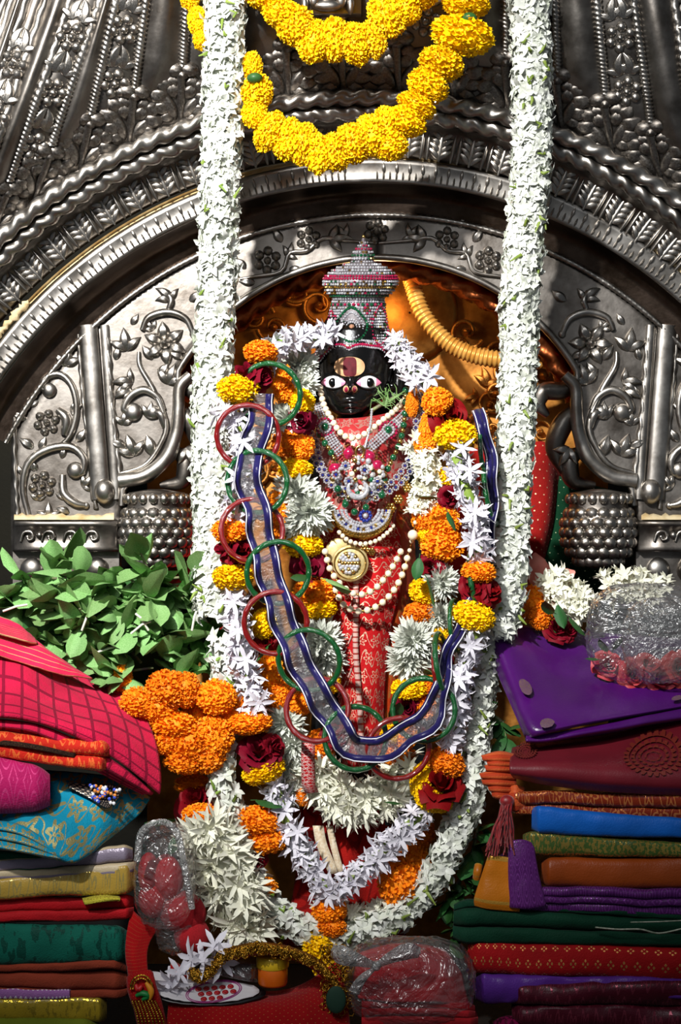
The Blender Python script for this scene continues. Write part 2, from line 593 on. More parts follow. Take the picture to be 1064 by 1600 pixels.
def rose_mesh(mat, seed, sepal):
    rr = random.Random(seed)
    mb = MB()
    for lay, (n, r0, h, out) in enumerate(((2, .2, .62, .02), (3, .34, .66, .1), (4, .52, .62, .3), (5, .72, .5, .6), (5, .86, .32, .8))):
        for k in range(n):
            th0 = 2 * PI * k / n + lay * .7 + rr.uniform(-.2, .2)
            sp = PI / n * 1.35
            G = []
            tl = rr.uniform(.85, 1.15)
            for j in range(5):
                t = j / 4
                row = []
                for i in range(6):
                    s = i / 5 * 2 - 1
                    w = math.sin(PI * (.18 + .64 * t)) * 1.05
                    th = th0 + s * sp * w
                    rad = r0 * (.3 + .7 * math.sqrt(t)) + out * .45 * t ** 3 + .04 * math.sin(5 * th + lay)
                    z = -.45 + (h + .45) * t * tl - (.3 * out) * t ** 4 - .22 * s * s * t - .1 * lay * t
                    row.append(Vector((rad * math.cos(th), rad * math.sin(th), z)))
                G.append(row)
            mb.grid(G)
    mb.ball((0, 0, -.5), .28, 8, 4, 1)
    for k in range(5):
        a = 2 * PI * k / 5
        strip(mb, Vector((0, 0, -.5)), Vector((math.cos(a), math.sin(a), -.35)), Vector((0, 0, 1)), .8, .12, -.3, 1)
    return mb.mesh('rose', [mat, sepal])


def leaf_mesh(mat, seed, W=.3, fold=.25, droop=.3):
    rr = random.Random(seed)
    G = []
    tw = rr.uniform(-.5, .5)
    for j in range(6):
        t = j / 5
        w = W * (math.sin(PI * min(1, t * .93 + .05)) ** .8) * (1 if j < 5 else .2)
        c = Vector((0, -droop * t * t, t))
        row = []
        for s in (-1, -.5, 0, .5, 1):
            u = Vector((math.cos(tw * t), math.sin(tw * t), 0))
            row.append(c + u * (s * w) + Vector((0, -1, 0)) * (abs(s) * w * fold * 2 + rr.uniform(-.012, .012)))
        G.append(row)
    mb = MB()
    mb.grid(G)
    mb.tube([Vector((0, 0, -.22)), Vector((0, 0, .05))], .018, 4)
    return mb.mesh('leaf', [mat])


FM = {
    'y': [marigold_mesh(M['marigold_yellow'], s) for s in (1, 2, 3, 4)],
    'o': [marigold_mesh(M['marigold_orange'], s) for s in (5, 6, 7, 8)],
    'r': [rose_mesh(M['rose'], s, M['leaf_dark']) for s in (1, 2, 3)],
    'c': [chrys_mesh(M['white'], s) for s in (1, 2, 3)],
    'k': [chrys_mesh(M['cream'], s, 90, fine=True) for s in (4, 5)],
    'j': [bloom_mesh(M['white'], s, 5, 1, .36, -.45, .75) for s in range(6)],
    't': [bloom_mesh(M['lilac'], s, 6, 1, .17, -.2, .45, 1.1) for s in range(10, 16)],
    's': [bloom_mesh(M['cream'], s, 7, 1, .2, -.1, .8, .5) for s in range(20, 24)],
    'w': [bloom_mesh(M['cream'], s, 9, 1, .13, -.25, 1.0, .4) for s in range(30, 35)],
    'l': [leaf_mesh(M['leaf'], s, .31, .34, .3) for s in range(6)],
    'd': [leaf_mesh(M['leaf_dark'], s, .3, .2, .3) for s in range(6, 10)],
}
KIND = {'y': 'marigold', 'o': 'marigold', 'r': 'rose', 'c': 'chrysanthemum', 'k': 'chrysanthemum', 'j': 'jasmine_blossom', 't': 'tuberose_blossom', 's': 'jasmine_blossom', 'w': 'petal_spray',
        'l': 'leaf', 'd': 'leaf'}
PLAB = {'y': 'yellow marigold', 'o': 'orange marigold', 'r': 'dark red rose'}


def flower(k, px, py, y, rx, ry=None, rot=0.0, parent=None, d=None, rnd=R):
    """one flower of kind k; marigolds are ellipsoids rx wide and ry tall, the others face along d"""
    ry = ry or rx
    s = S(y)
    me = rnd.choice(FM[k])
    loc = P(px, py, y)
    if k in 'yo':
        Mx = Matrix.Translation(loc) @ Matrix.Rotation(math.radians(rot), 4, 'Y') @ Matrix.Diagonal((rx * s, rx * s * .9, ry * s, 1)) @ Matrix.Rotation(rnd.uniform(0, 6.28), 4, 'Z')
    else:
        dd = Vector(d) if d else Vector((rnd.uniform(-.5, .5), -1, rnd.uniform(-.4, .5)))
        Mx = axm(loc, dd, rnd.uniform(0, 6.28), (rx * s, ry * s, (rx + ry) * .5 * s))
    o = link(KIND[k], me, parent, Mx)
    return o


def merged(kinds_mats, items, name, parent):
    """join many placed copies of small meshes into one 'stuff' part"""
    mb = MB()
    cache = {}
    for me, Mx in items:
        if me.name not in cache:
            cache[me.name] = ([v.co.copy() for v in me.vertices], [tuple(p.vertices) for p in me.polygons])
        vs, fs = cache[me.name]
        mb.add([Mx @ v for v in vs], fs, 0)
    return stuff(mb.build(name, kinds_mats, parent))


def blossoms(path, step, rad, size, kind, parent, n_parts=300, front=.62, rnd=None, per=None, buds=0, cluster=1.0, name=None, jit=.5):
    """dress a string with blossoms pointing outwards; the ones nearest the viewer become parts, the rest one stuff part.
    path: list of (px,py,y) controls; rad/size in px or functions of t"""
    rnd = rnd or random.Random(len(path) * 31 + int(step * 100))
    pts = even(pcrv(path, 160), step * .001)
    N = len(pts)
    its = []
    for i, (p, T) in enumerate(pts):
        t = i / max(1, N - 1)
        r = (rad(t) if callable(rad) else rad) * .001
        sz = (size(t) if callable(size) else size) * .001
        side = T.cross(Vector((0, -1, 0)))
        side = side.normalized() if side.length > 1e-6 else Vector((1, 0, 0))
        fwd = side.cross(T).normalized()
        if fwd.y > 0: fwd = -fwd
        cnt = per or max(3, int(2 * PI * r / (step * .001 * cluster)))
        for k in range(cnt):
            a = (k + rnd.uniform(-.4, .4)) / cnt * 2 * PI + i * 1.1
            od = fwd * math.cos(a) + side * math.sin(a)
            dr = (od + T * rnd.uniform(-jit, jit) + side * rnd.uniform(-.3, .3)).normalized()
            loc = p + od * (r * rnd.uniform(.55, .85)) + T * rnd.uniform(-.5, .5) * step * .001
            q = sz * rnd.uniform(.75, 1.2)
            its.append((math.cos(a) + rnd.uniform(0, .25), rnd.choice(FM[kind]), axm(loc, dr, rnd.uniform(0, 6.28), q)))
    its.sort(key=lambda e: -e[0])
    its = [e for e in its if e[0] > -.75]
    for e in its[:n_parts]:
        link(name or KIND[kind], e[1], parent, e[2])
    if len(its) > n_parts:
        merged(FM[kind][0].materials[0], [(e[1], e[2]) for e in its[n_parts:]], 'packed_blossoms', parent)
    if buds:
        mb = MB()
        for _ in range(buds):
            p, T = rnd.choice(pts)
            a = rnd.uniform(-1.2, 1.2)
            side = T.cross(Vector((0, -1, 0))).normalized()
            r = (rad(.5) if callable(rad) else rad) * .001 * .95
            c = p + Vector((0, -1, 0)) * (r * math.cos(a)) + side * (r * math.sin(a))
            mb.tube([c, c + Vector((rnd.uniform(-.006, .006), -.003, rnd.uniform(-.008, .008))), c + Vector((rnd.uniform(-.012, .012), -.004, rnd.uniform(-.014, .014)))], [.002, .0028, .001], 5)
        stuff(mb.build('green_buds', M['bud'], parent))
    mb = MB()
    pth = [p for p, T in pts]
    if len(pth) < 3: pth = pcrv(path, 8)
    mb.tube(pth, [(rad(i / len(pth)) if callable(rad) else rad) * .00055 for i in range(len(pth))], 7)
    mb.build('string_core', FM[kind][0].materials[0] if kind != 't' else M['bud'], parent)
# ------------------------------------------------------------------ setting
def struct(name, mb, mat):
    return tag(mb.build(name, mat), kind='structure')


mb = MB(); mb.box((-1.6, .80, -.2), (1.6, .86, 2.6)); struct('wall_back', mb, M['dim_wall'])
mb = MB(); mb.box((-1.6, -.75, -.06), (1.6, .86, .0)); struct('floor', mb, M['dark_stone'])

YP = .10            # face of the silver panels
AX = 590            # axis of the arch in photo pixels
SIL, SILB, SILD = M['silver'], M['silver_bright'], M['silver_dark']


def frame(o, n, up):
    """matrix: local x right, y up, z out along n"""
    n = n.normalized()
    up = (up - n * up.dot(n)).normalized()
    x = up.cross(n)
    return Matrix(((x.x, up.x, n.x, o.x), (x.y, up.y, n.y, o.y), (x.z, up.z, n.z, o.z), (0, 0, 0, 1)))


def boss(mb, c, r, h, n=10, rings=3, sx=1, sy=1, mat=0):
    G = []
    for j in range(rings + 1):
        a = j / rings * PI / 2
        G.append([Vector((c[0] + r * sx * math.cos(a) * math.cos(2 * PI * k / n), c[1] + r * sy * math.cos(a) * math.sin(2 * PI * k / n), c[2] + h * math.sin(a))) for k in range(n)])
    mb.grid(G, mat, True)


def almond(mb, c, ang, L, W, h, ridge=.25, bend=0.0):
    """embossed leaf, base at c pointing along ang"""
    G = []
    for j in range(8):
        t = j / 7
        w = W * math.sin(PI * (.04 + .96 * t) ** .8) ** .9 * (1 if j < 7 else 0) + .0004
        a = ang + bend * t
        cx = c[0] + L * t * math.cos(ang + bend * t * .5)
        cy = c[1] + L * t * math.sin(ang + bend * t * .5)
        row = []
        for s in (-1, -.7, -.35, 0, .35, .7, 1):
            z = h * math.sqrt(max(0, 1 - s * s)) * math.sin(PI * (.08 + .84 * t)) * (1 - ridge * (1 if s == 0 else 0))
            row.append(Vector((cx - math.sin(a) * w * s, cy + math.cos(a) * w * s, z - .002)))
        G.append(row)
    mb.grid(G)


def rosette_mesh(n=6, pointed=False):
    mb = MB()
    for k in range(n):
        a = 2 * PI * k / n + .3
        if pointed:
            almond(mb, (.18 * math.cos(a), .18 * math.sin(a)), a, .85, .3, .26, .35)
        else:
            boss(mb, (.62 * math.cos(a), .62 * math.sin(a), -.02), .33, .32, 9, 3)
    boss(mb, (0, 0, 0), .26, .36, 9, 3)
    return mb.mesh('rosette', SILB)


ROS = rosette_mesh()
ROSP = rosette_mesh(6, True)


def acanthus_mesh():
    mb = MB()
    # stalk with a pair of curled heads, and two lobed leaves
    mb.tube([Vector((.05, -.95, .02)), Vector((0, -.3, .12)), Vector((-.03, .35, .2)), Vector((-.05, .7, .22))], [.07, .1, .12, .14], 8)
    boss(mb, (-.2, .8, .06), .3, .34, 12, 4, 1, .85)
    boss(mb, (.17, .84, .06), .3, .34, 12, 4, 1, .85)
    boss(mb, (-.02, .68, .06), .2, .38, 10, 3)
    for sg in (-1, 1):
        # big cupped leaf: midrib, broad overlapping lobes on its outer side
        for (bx, by, a, L, W, h) in ((.2, .2, 1.15, .5, .27, .3), (.3, .12, .6, .62, .3, .34), (.3, -.14, .12, .7, .31, .34), (.24, -.42, -.25, .66, .28, .3), (.16, -.66, -.6, .5, .22, .24), (.12, -.1, 1.0, .6, .24, .3)):
            almond(mb, (sg * bx, by), a if sg > 0 else PI - a, L, W, h, .22, sg * .45)
        almond(mb, (sg * .12, -.85), PI / 2 - sg * .3, 1.15, .2, .24, .2, -sg * .35)
    return mb.mesh('acanthus_leaf', SIL)


def sprig_mesh(kind):
    mb = MB()
    if kind == 0:      # pair of leaves with a bud
        almond(mb, (0, 0), PI / 2, .95, .24, .22)
        almond(mb, (0, 0), PI / 2 + .75, .8, .22, .2, .25, .4)
        almond(mb, (0, 0), PI / 2 - .75, .8, .22, .2, .25, -.4)
    elif kind == 1:    # curling double leaf
        almond(mb, (0, 0), PI / 2 + .3, 1.0, .24, .26, .25, .9)
        almond(mb, (0, 0), PI / 2 + .9, .8, .2, .22, .25, 1.0)
        almond(mb, (0, 0), PI / 2 - .3, .7, .18, .2, .25, -.8)
    else:              # single leaf
        almond(mb, (0, 0), PI / 2, 1, .3, .24, .35, .2)
    return mb.mesh('embossed_leaf', SILB)


ACA = acanthus_mesh()
SPR = [sprig_mesh(k) for k in range(3)]


def put(me, name, parent, px, py, r, ang=0.0, y=YP, sx=1.0):
    s = S(y)
    Mx = frame(P(px, py, y), Vector((0, -1, 0)), Vector((0, 0, 1))) @ Matrix.Rotation(math.radians(ang), 4, 'Z') @ Matrix.Diagonal((1.15 * r * s * sx, 1.15 * r * s, 1.5 * r * s, 1))
    return link(name, me, parent, Mx)


def vine(name, pts, r, parent, y=YP, n=26, curl=False, mat=None):
    """embossed scroll; tapered stem, optional ball at its end"""
    pp = [P(a, b, y - .002) for a, b in pts]
    path = crv(pp, n)
    s = S(y)
    mb = MB()
    rad = [1.3 * r * s * (.45 + .55 * math.sin(PI * min(1, .12 + .8 * i / (n - 1)))) for i in range(n)]
    mb.tube(path, rad, 8, fn=lambda t, th: 1 + .22 * math.cos(2 * th))
    if curl:
        mb.ball(path[-1] + Vector((0, -.001, 0)), curl * s, 10, 7, sc=(1, .6, 1))
    return mb.build(name, SILB, parent)


def rope(path, r, lobes, twist, n=16):
    """twisted cord: lobed section turning along the path"""
    mb = MB()
    m = len(path)
    mb.tube(path, r, n, fn=lambda t, th: 1 + .2 * math.cos(lobes * th + twist * t), us=1, vs=1)
    return mb


def arc(cx, cy, r, a0, a1, n, y):
    return [P(cx + r * math.sin(math.radians(lerp(a0, a1, i / (n - 1)))), cy - r * math.cos(math.radians(lerp(a0, a1, i / (n - 1)))), y) for i in range(n)]


def band(prof, cx, cy, a0, a1, n=90):
    """swept moulding: prof is a list of (radius px, depth)"""
    mb = MB()
    G = [arc(cx, cy, r, a0, a1, n, y) for r, y in prof]
    mb.grid(G, 0, False, 40, 1)
    return mb


# ---- the arch with its two carved piers
arch = thing('silver_arch', 'carved silver arch with scrolled piers and fruit finials framing the black idol', 'arch', P(590, 900, YP))
# flat carved sheet between the dark moulding and the opening
out_h, in_h = [], []
for i in range(31):
    a = math.radians(i / 30 * 61)
    out_h.append((AX + 652 * math.sin(a), 988 - 652 * math.cos(a)))
out_h += [(1163, 700), (1163, 760), (1163, 820), (1163, 890)]
for i in range(24):
    a = math.radians(i / 23 * 60)
    in_h.append((AX + 362 * math.sin(a), 764 - 362 * math.cos(a)))
in_h += [(897, 625), (896, 660), (908, 712), (945, 748), (988, 758), (992, 820), (992, 890)]


def resample(pl, n):
    L = [0]
    for a, b in zip(pl, pl[1:]): L.append(L[-1] + math.hypot(b[0] - a[0], b[1] - a[1]))
    out, j = [], 0
    for i in range(n):
        d = L[-1] * i / (n - 1)
        while j < len(pl) - 2 and L[j + 1] < d: j += 1
        f = (d - L[j]) / max(1e-9, L[j + 1] - L[j])
        out.append((lerp(pl[j][0], pl[j + 1][0], f), lerp(pl[j][1], pl[j + 1][1], f)))
    return out


NS = 60
oh, ih = resample(out_h, NS), resample(in_h, NS)
for side in (-1, 1):
    mx = (lambda x: x) if side > 0 else (lambda x: 2 * AX - x)
    mb = MB()
    G = []
    for (ox, oy), (ix, iy) in zip(oh, ih):
        row = []
        for k in range(13):
            t = k / 12
            row.append(P(mx(lerp(ox, ix, t)), lerp(oy, iy, t), YP))
        G.append(row)
    mb.grid(G, 0, flip=side < 0)
    sheet = solid(mb.build('carved_sheet', SIL, arch), .012)
    # reveal of the opening
    mb = MB()
    mb.grid([[P(mx(x), y, YP + d) for x, y in ih] for d in (0, .01, .06, .10)], flip=side < 0)
    mb.build('reveal', M['copper'], arch)
    # rolled lip around the opening
    mb = MB()
    mb.tube([P(mx(x), y, YP - .004) for x, y in ih[:-8]], .006, 8)
    mb.build('rolled_lip', SILB, arch)
    # copper cord inside the opening
    cord = [P(mx(AX - 6 + 346 * math.sin(math.radians(a))), 764 - 346 * math.cos(math.radians(a)), YP + .055) for a in np.linspace(0, 66, 60)]
    rope(cord, .017, 3, 70, 14).build('twisted_cord', M['copper'], arch)
    # ---- pier: shaft, bead edges, plinth, finial, bracket
    mb = MB()
    for off, w in ((5, 16), (31, 7)):
        for k in (0,):
            x0, x1 = 132 + off, 153 + off * .9
            mb.tube([P(mx(2 * AX - q), yy, YP - .004) for q, yy in ((x0, 508), (lerp(x0, x1, .5), 640), (x1, 780))], w * S(YP), 12, flat=.45)
    mb.build('pier_shaft', SILB, arch)

    def edge(name, pts, r=4, tw=2.2):
        pth = pcrv([(mx(2 * AX - a), b) for a, b in pts], 60, YP - .002)
        L = sum((b - a).length for a, b in zip(pth, pth[1:])) / .001
        return rope(pth, r * S(YP), 2, L / tw * .5, 8).build(name, SILB, arch)
    edge('bead_edge', [(122, 522), (132, 640), (150, 795)])
    edge('bead_edge', [(22, 645), (60, 590), (118, 520)])
    edge('bead_edge', [(22, 650), (24, 740), (28, 810)])
    edge('bead_edge', [(168, 528), (176, 640), (188, 745)], 5)
    # base knob and plinth
    mb = MB(); mb.ball(P(mx(2 * AX - 163), 768, YP - .01), .017, 12, 8, sc=(1, .8, 1.2))
    mb.build('shaft_knob', SILB, arch)
    mb = MB()
    pl = [(-.012, 862), (-.03, 862), (-.034, 858), (-.03, 852), (-.028, 826), (-.034, 822), (-.036, 815), (-.01, 812)]
    xs = [20, 24, 60, 100, 140, 180, 186]
    mb.grid([[P(mx(2 * AX - x), py, YP + d + (.02 if x in (20, 186) else 0)) for x in xs] for d, py in pl], flip=side < 0)
    plinth = mb.build('plinth', SIL, arch)
    for x in (45, 78, 112, 145):
        vine('plinth_scroll', [(mx(2 * AX - x) + q[0], 839 + q[1]) for q in ((-13, 7), (-8, -7), (4, -8), (7, 2), (0, 5), (-2, 0))], 2.6, arch, YP - .030, 16, 3)
    for x in (62, 128):
        mb = MB(); mb.ball(P(mx(2 * AX - x), 836, YP - .032), .006, 8, 6)
        mb.build('stud', SILB, arch)
    mb = MB()
    rr = random.Random(5 + side)
    G = [[P(mx(2 * AX - x), 812 - h * (6 + 5 * rr.random()), YP - .034 + d * .03) for x in np.linspace(22, 178, 26)] for h, d in ((0, 0), (.6, .2), (1, .5), (.5, 1))]
    mb.grid(G, flip=side < 0)
    mb.build('mortar_crust', M['plaster'], arch)
    mb = MB()
    mb.grid([[P(mx(2 * AX - x), y, YP - .012) for x in (20, 60, 110, 150, 186)] for y in (862, 890, 960)], flip=side < 0)
    for x, r in ((50, 20), (100, 24), (152, 20)):
        kb = MB(); kb.ball(P(mx(2 * AX - x), 890, YP - .012), r * .001, 12, 8, sc=(1, .6, 1)); kb.build('foot_knob', SILB, arch)
    mb.build('plinth_foot', SIL, arch)
    # pine-cone finial of overlapping bosses
    fx = mx(935)
    fin = MB()
    fin.lathe([(.012, .066), (.046, .06), (.05, .05), (.047, .04), (.056, .02), (.058, -.005), (.052, -.03), (.036, -.052), (.012, -.062)], P(fx, 828, YP - .005), 28)
    fo = fin.build('fruit_finial', SIL, arch)
    WL[fo.name] = Vector((0, 0, 0))
    nub = MB(); nub.ball((0, 0, 0), 1, 9, 6, sc=(1, 1, 1)); nubm = nub.mesh('nub', SILB)
    c = P(fx, 828, YP - .005)
    for row in range(6):
        z = .027 - row * .0155
        rad = .057 * math.sqrt(max(.05, 1 - ((z + .002) / .062) ** 2))
        nn = 17
        for k in range(nn):
            a = (k + .5 * (row % 2)) / nn * 2 * PI
            if math.cos(a) < -.15: continue
            n_ = Vector((math.sin(a), -math.cos(a), .5 * z / .06))
            link('nub', nubm, fo, axm(c + Vector((rad * math.sin(a), -rad * math.cos(a), z)), n_, 0, (.0112, .0102, .008)))
    for k in range(18):
        a = k / 18 * 2 * PI
        if math.cos(a) < -.15: continue
        link('nub', nubm, fo, axm(c + Vector((.050 * math.sin(a), -.050 * math.cos(a), .05)), (math.sin(a), -math.cos(a), 0), 0, (.008, .009, .006)))
    # bracket of curling petals that carries the cusp
    bp = [(1180 - x, y) for x, y in ((186, 751), (225, 744), (258, 718), (275, 678), (279, 640), (281, 605), (298, 586))]
    mb = MB()
    mb.tube(pcrv([(mx(a), b) for a, b in bp], 40, YP - .008), [.0125 * (1 - .25 * i / 39) for i in range(40)], 10, flat=.8)
    mb.build('bracket_scroll', SILB, arch)
    mb = MB()
    # lobes curling towards the opening, tinted by the niche
    for pts, r in (([(905, 590), (880, 610), (850, 612), (842, 632), (856, 650)], 15), ([(900, 640), (880, 662), (866, 700), (880, 740)], 17), ([(905, 705), (890, 720), (896, 752), (930, 758)], 15)):
        mb.tube(pcrv([(mx(a), b) for a, b in pts], 20, YP + .012), [r * S(YP) * math.sin(PI * (.2 + .7 * i / 19)) for i in range(20)], 10)
    mb.build('bracket_petals', M['silver'], arch)
    # ---- embossed decoration (pixel coordinates of the left pier, mirrored for the right)
    L = lambda pts: [(mx(2 * AX - a), b) for a, b in pts]
    sg = 1 if side < 0 else -1
    ros = [(73, 660, 20), (66, 757, 21)]
    for x, yv, r in ros:
        put(ROS, 'rosette', arch, *L([(x, yv)])[0], r)
    put(ROSP, 'rosette', arch, *L([(258, 537)])[0], 30, 20 * sg)
    vine('scroll', L([(85, 702), (108, 684), (120, 645), (114, 606), (95, 585), (72, 590), (64, 606), (77, 610)]), 5.5, arch, curl=12)
    vine('scroll', L([(45, 806), (36, 763), (45, 723), (75, 702), (112, 698), (132, 718), (128, 740), (118, 735)]), 6.5, arch, curl=14)
    vine('scroll', L([(98, 742), (100, 770), (118, 786), (134, 790)]), 7, arch, curl=6)
    vine('scroll', L([(90, 640), (104, 655), (100, 680)]), 8, arch)
    vine('scroll', L([(188, 740), (225, 728), (248, 700), (260, 663), (240, 610), (219, 573), (217, 550)]), 5, arch)
    vine('scroll', L([(256, 640), (246, 620), (225, 609), (203, 620), (194, 640), (208, 644)]), 6.5, arch, curl=15)
    vine('scroll', L([(258, 668), (252, 648), (240, 644)]), 7, arch, curl=11)
    vine('scroll', L([(222, 516), (233, 496), (263, 488), (290, 498), (302, 522)]), 6, arch, curl=6)
    vine('scroll', L([(262, 486), (268, 470), (262, 458)]), 5, arch, curl=5)
    for k, x, yv, r, a in ((0, 103, 572, 30, -10), (2, 40, 655, 22, 60), (2, 52, 700, 24, 50), (2, 44, 716, 20, -160), (2, 62, 702, 20, -30), (2, 120, 690, 22, -40), (0, 76, 812, 26, 0),
                           (2, 88, 770, 20, -120), (0, 198, 548, 34, 8), (1, 208, 598, 30, 50), (1, 206, 612, 26, 70), (0, 262, 600, 32, -20), (0, 210, 712, 34, 20), (2, 196, 700, 26, 60), (2, 238, 712, 30, 10),
                           (1, 268, 470, 28, 10), (0, 290, 700, 30, -150), (2, 296, 470, 24, -60), (1, 128, 760, 22, -80), (2, 50, 636, 16, 20), (2, 180, 562, 20, -20), (2, 183, 622, 22, -30), (2, 238, 562, 24, 30), (1, 228, 652, 24, -60), (0, 192, 664, 22, -10), (2, 248, 588, 24, -40), (2, 286, 560, 22, 60), (0, 240, 515, 18, 40), (2, 205, 507, 18, -40),
                           (1, 110, 642, 20, -100), (2, 60, 626, 16, 120), (2, 100, 747, 18, 160), (0, 58, 782, 18, -10), (2, 108, 802, 20, 60), (2, 33, 742, 14, 10), (2, 58, 735, 16, 30), (2, 96, 716, 18, -20)):
        put(SPR[k], 'embossed_leaf', arch, *L([(x, yv)])[0], r, a * sg, sx=sg)
    # rosettes, stems and leaves of the band over the opening
    vine('scroll', L([(375, 436), (400, 432), (440, 424), (452, 396), (480, 392), (505, 372), (540, 376), (588, 380)]), 3.4, arch)
    for x, yv, r in ((418, 407, 21), (482, 374, 19)):
        put(ROS, 'rosette', arch, *L([(x, yv)])[0], r, 10)
    for k, x, yv, r, a in ((2, 398, 442, 22, 80), (1, 448, 402, 22, -60), (2, 440, 378, 22, 30), (0, 515, 375, 30, -80), (1, 535, 372, 22, -60), (2, 452, 420, 20, -100), (2, 384, 420, 20, 40), (2, 462, 356, 16, 20)):
        put(SPR[k], 'embossed_leaf', arch, *L([(x, yv)])[0], r, a * sg, sx=sg)
put(ROS, 'rosette', arch, 588, 362, 19)
# ---- mouldings above: fluted rib, dark hollow, toothed band
mb = MB(); mb = rope(arc(AX, 988, 652, -63, 63, 420, YP - .006), .0048, 2, 900, 8)
mb.build('beaded_rib', SILB, arch)
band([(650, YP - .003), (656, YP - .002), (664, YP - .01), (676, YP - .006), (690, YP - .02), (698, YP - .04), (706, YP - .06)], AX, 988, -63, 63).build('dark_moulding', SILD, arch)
band([(704, YP - .058), (707, YP - .068), (712, YP - .066), (734, YP - .07), (740, YP - .072), (742, YP - .06)], AX - 6, 990, -63, 63).build('toothed_band', SILB, arch)
tooth = MB(); boss(tooth, (0, 0, 0), 1, .5, 8, 2, .6, 1.5); toothm = tooth.mesh('tooth', SILB)
leaflet = MB(); almond(leaflet, (0, -1), PI / 2, 2, .55, .6); leafletm = leaflet.mesh('petal_tooth', SILB)


def on_arc(me, name, parent, cx, cy, r, a, y, sx, sy, sz, tilt=0.0, rot=0.0):
    s = S(y)
    o = P(cx + r * math.sin(a), cy - r * math.cos(a), y)
    up = Vector((math.sin(a), 0, math.cos(a)))
    n = (Vector((0, -1, 0)) - up * tilt).normalized()
    return link(name, me, parent, frame(o, n, up) @ Matrix.Rotation(rot, 4, 'Z') @ Matrix.Diagonal((sx * s, sy * s, sz * s, 1)))


for k in range(150):
    a = math.radians(lerp(-60, 60, k / 149))
    if -.05 < a < .0: continue
    on_arc(toothm, 'tooth', arch, AX - 6, 990, 716, a, YP - .067, 3, 5, 7)
    if k % 2 == 0:
        on_arc(leafletm, 'petal_tooth', arch, AX - 6, 990, 729, a, YP - .07, 5, 8, 8)
band([(741, YP - .06), (744, YP - .05), (748, YP - .062)], AX - 10, 990, -63, 63).build('mortar_joint', M['plaster'], arch)

rr = random.Random(21)
for a0, a1, r_ in ((-57, -46, 745), (36, 47, 746)):
    pth = [P(AX - 10 + (r_ + rr.uniform(-3, 3)) * math.sin(math.radians(a)), 988 - (r_ + rr.uniform(-3, 3)) * math.cos(math.radians(a)), YP - .066) for a in np.linspace(a0, a1, 40)]
    mb = MB(); mb.tube(pth, [S(0) * rr.uniform(3, 8) for _ in pth], 8); mb.build('mortar_lump', M['plaster'], arch)

# ---- the canopy: leaf coving, two rope mouldings and a fluted dome
can = thing('silver_canopy', 'fluted silver dome canopy with leaf mouldings above the arch', 'canopy', P(565, 200, 0))
CX = 566
band([(744, YP - .055), (750, YP - .068), (770, YP - .076), (790, YP - .085), (797, YP - .1), (801, YP - .115)], CX, 988, -62, 62).build('leaf_coving', SIL, can)


def cove_mesh():
    mb = MB()
    almond(mb, (0, -1.0), PI / 2, 2.1, .16, .22, .0)
    for sg in (-1, 1):
        for i in range(5):
            b = -.85 + i * .36
            almond(mb, (sg * .08, b), PI / 2 - sg * (.35 + .05 * i), .85 - .05 * i, .19, .3, .15, -sg * 1.1)
        boss(mb, (sg * .42, .78, 0), .2, .25, 8, 3)
        almond(mb, (sg * 1.0, -1.0), PI / 2 - sg * .02, 1.9, .14, .3, -.3)
    boss(mb, (0, .95, 0), .2, .25, 8, 3)
    return mb.mesh('coving_leaf', SILB)


COV = cove_mesh()
for k in range(32):
    a = math.radians(lerp(-57, 57, k / 31))
    on_arc(COV, 'coving_leaf', can, CX, 988, 773, a, YP - .079, 29, 28, 17, .15)
for i, (r, rad, y) in enumerate(((812, 12, YP - .118), (836, 12, YP - .135))):
    band([(r - 14, y + .015), (r, y + .006), (r + 13, y + .012)], CX, 988, -62, 62).build('cord_bed', SIL, can)
    pth = arc(CX, 988, r, -58, 58, 560, y)
    m_ = rope(pth, rad * S(y), 2, (150 if i else -150) * PI * .7, 12)
    m_.build('rope_moulding', SILB, can)


def lean(px):
    return max(-.14, min(.34, -.38 * ((px - 600) / 570) ** 3))


def dome(a, dist, h=0.0, flute=True):
    bx, by = CX + 850 * math.sin(a), 988 - 850 * math.cos(a)
    k = (math.degrees(a) + 37.2) / 5.85
    f = k - math.floor(k)
    v = dist / 330
    smooth = (math.floor(k) % 2 == 0)
    b = math.sin(PI * f) * (.018 if smooth else .006) * sm(40, 100, dist) if flute else 0
    y = YP - .125 - .10 * math.sin(min(1, v) * PI / 2) - b - h
    return P(bx + lean(bx) * dist, by - dist, y)


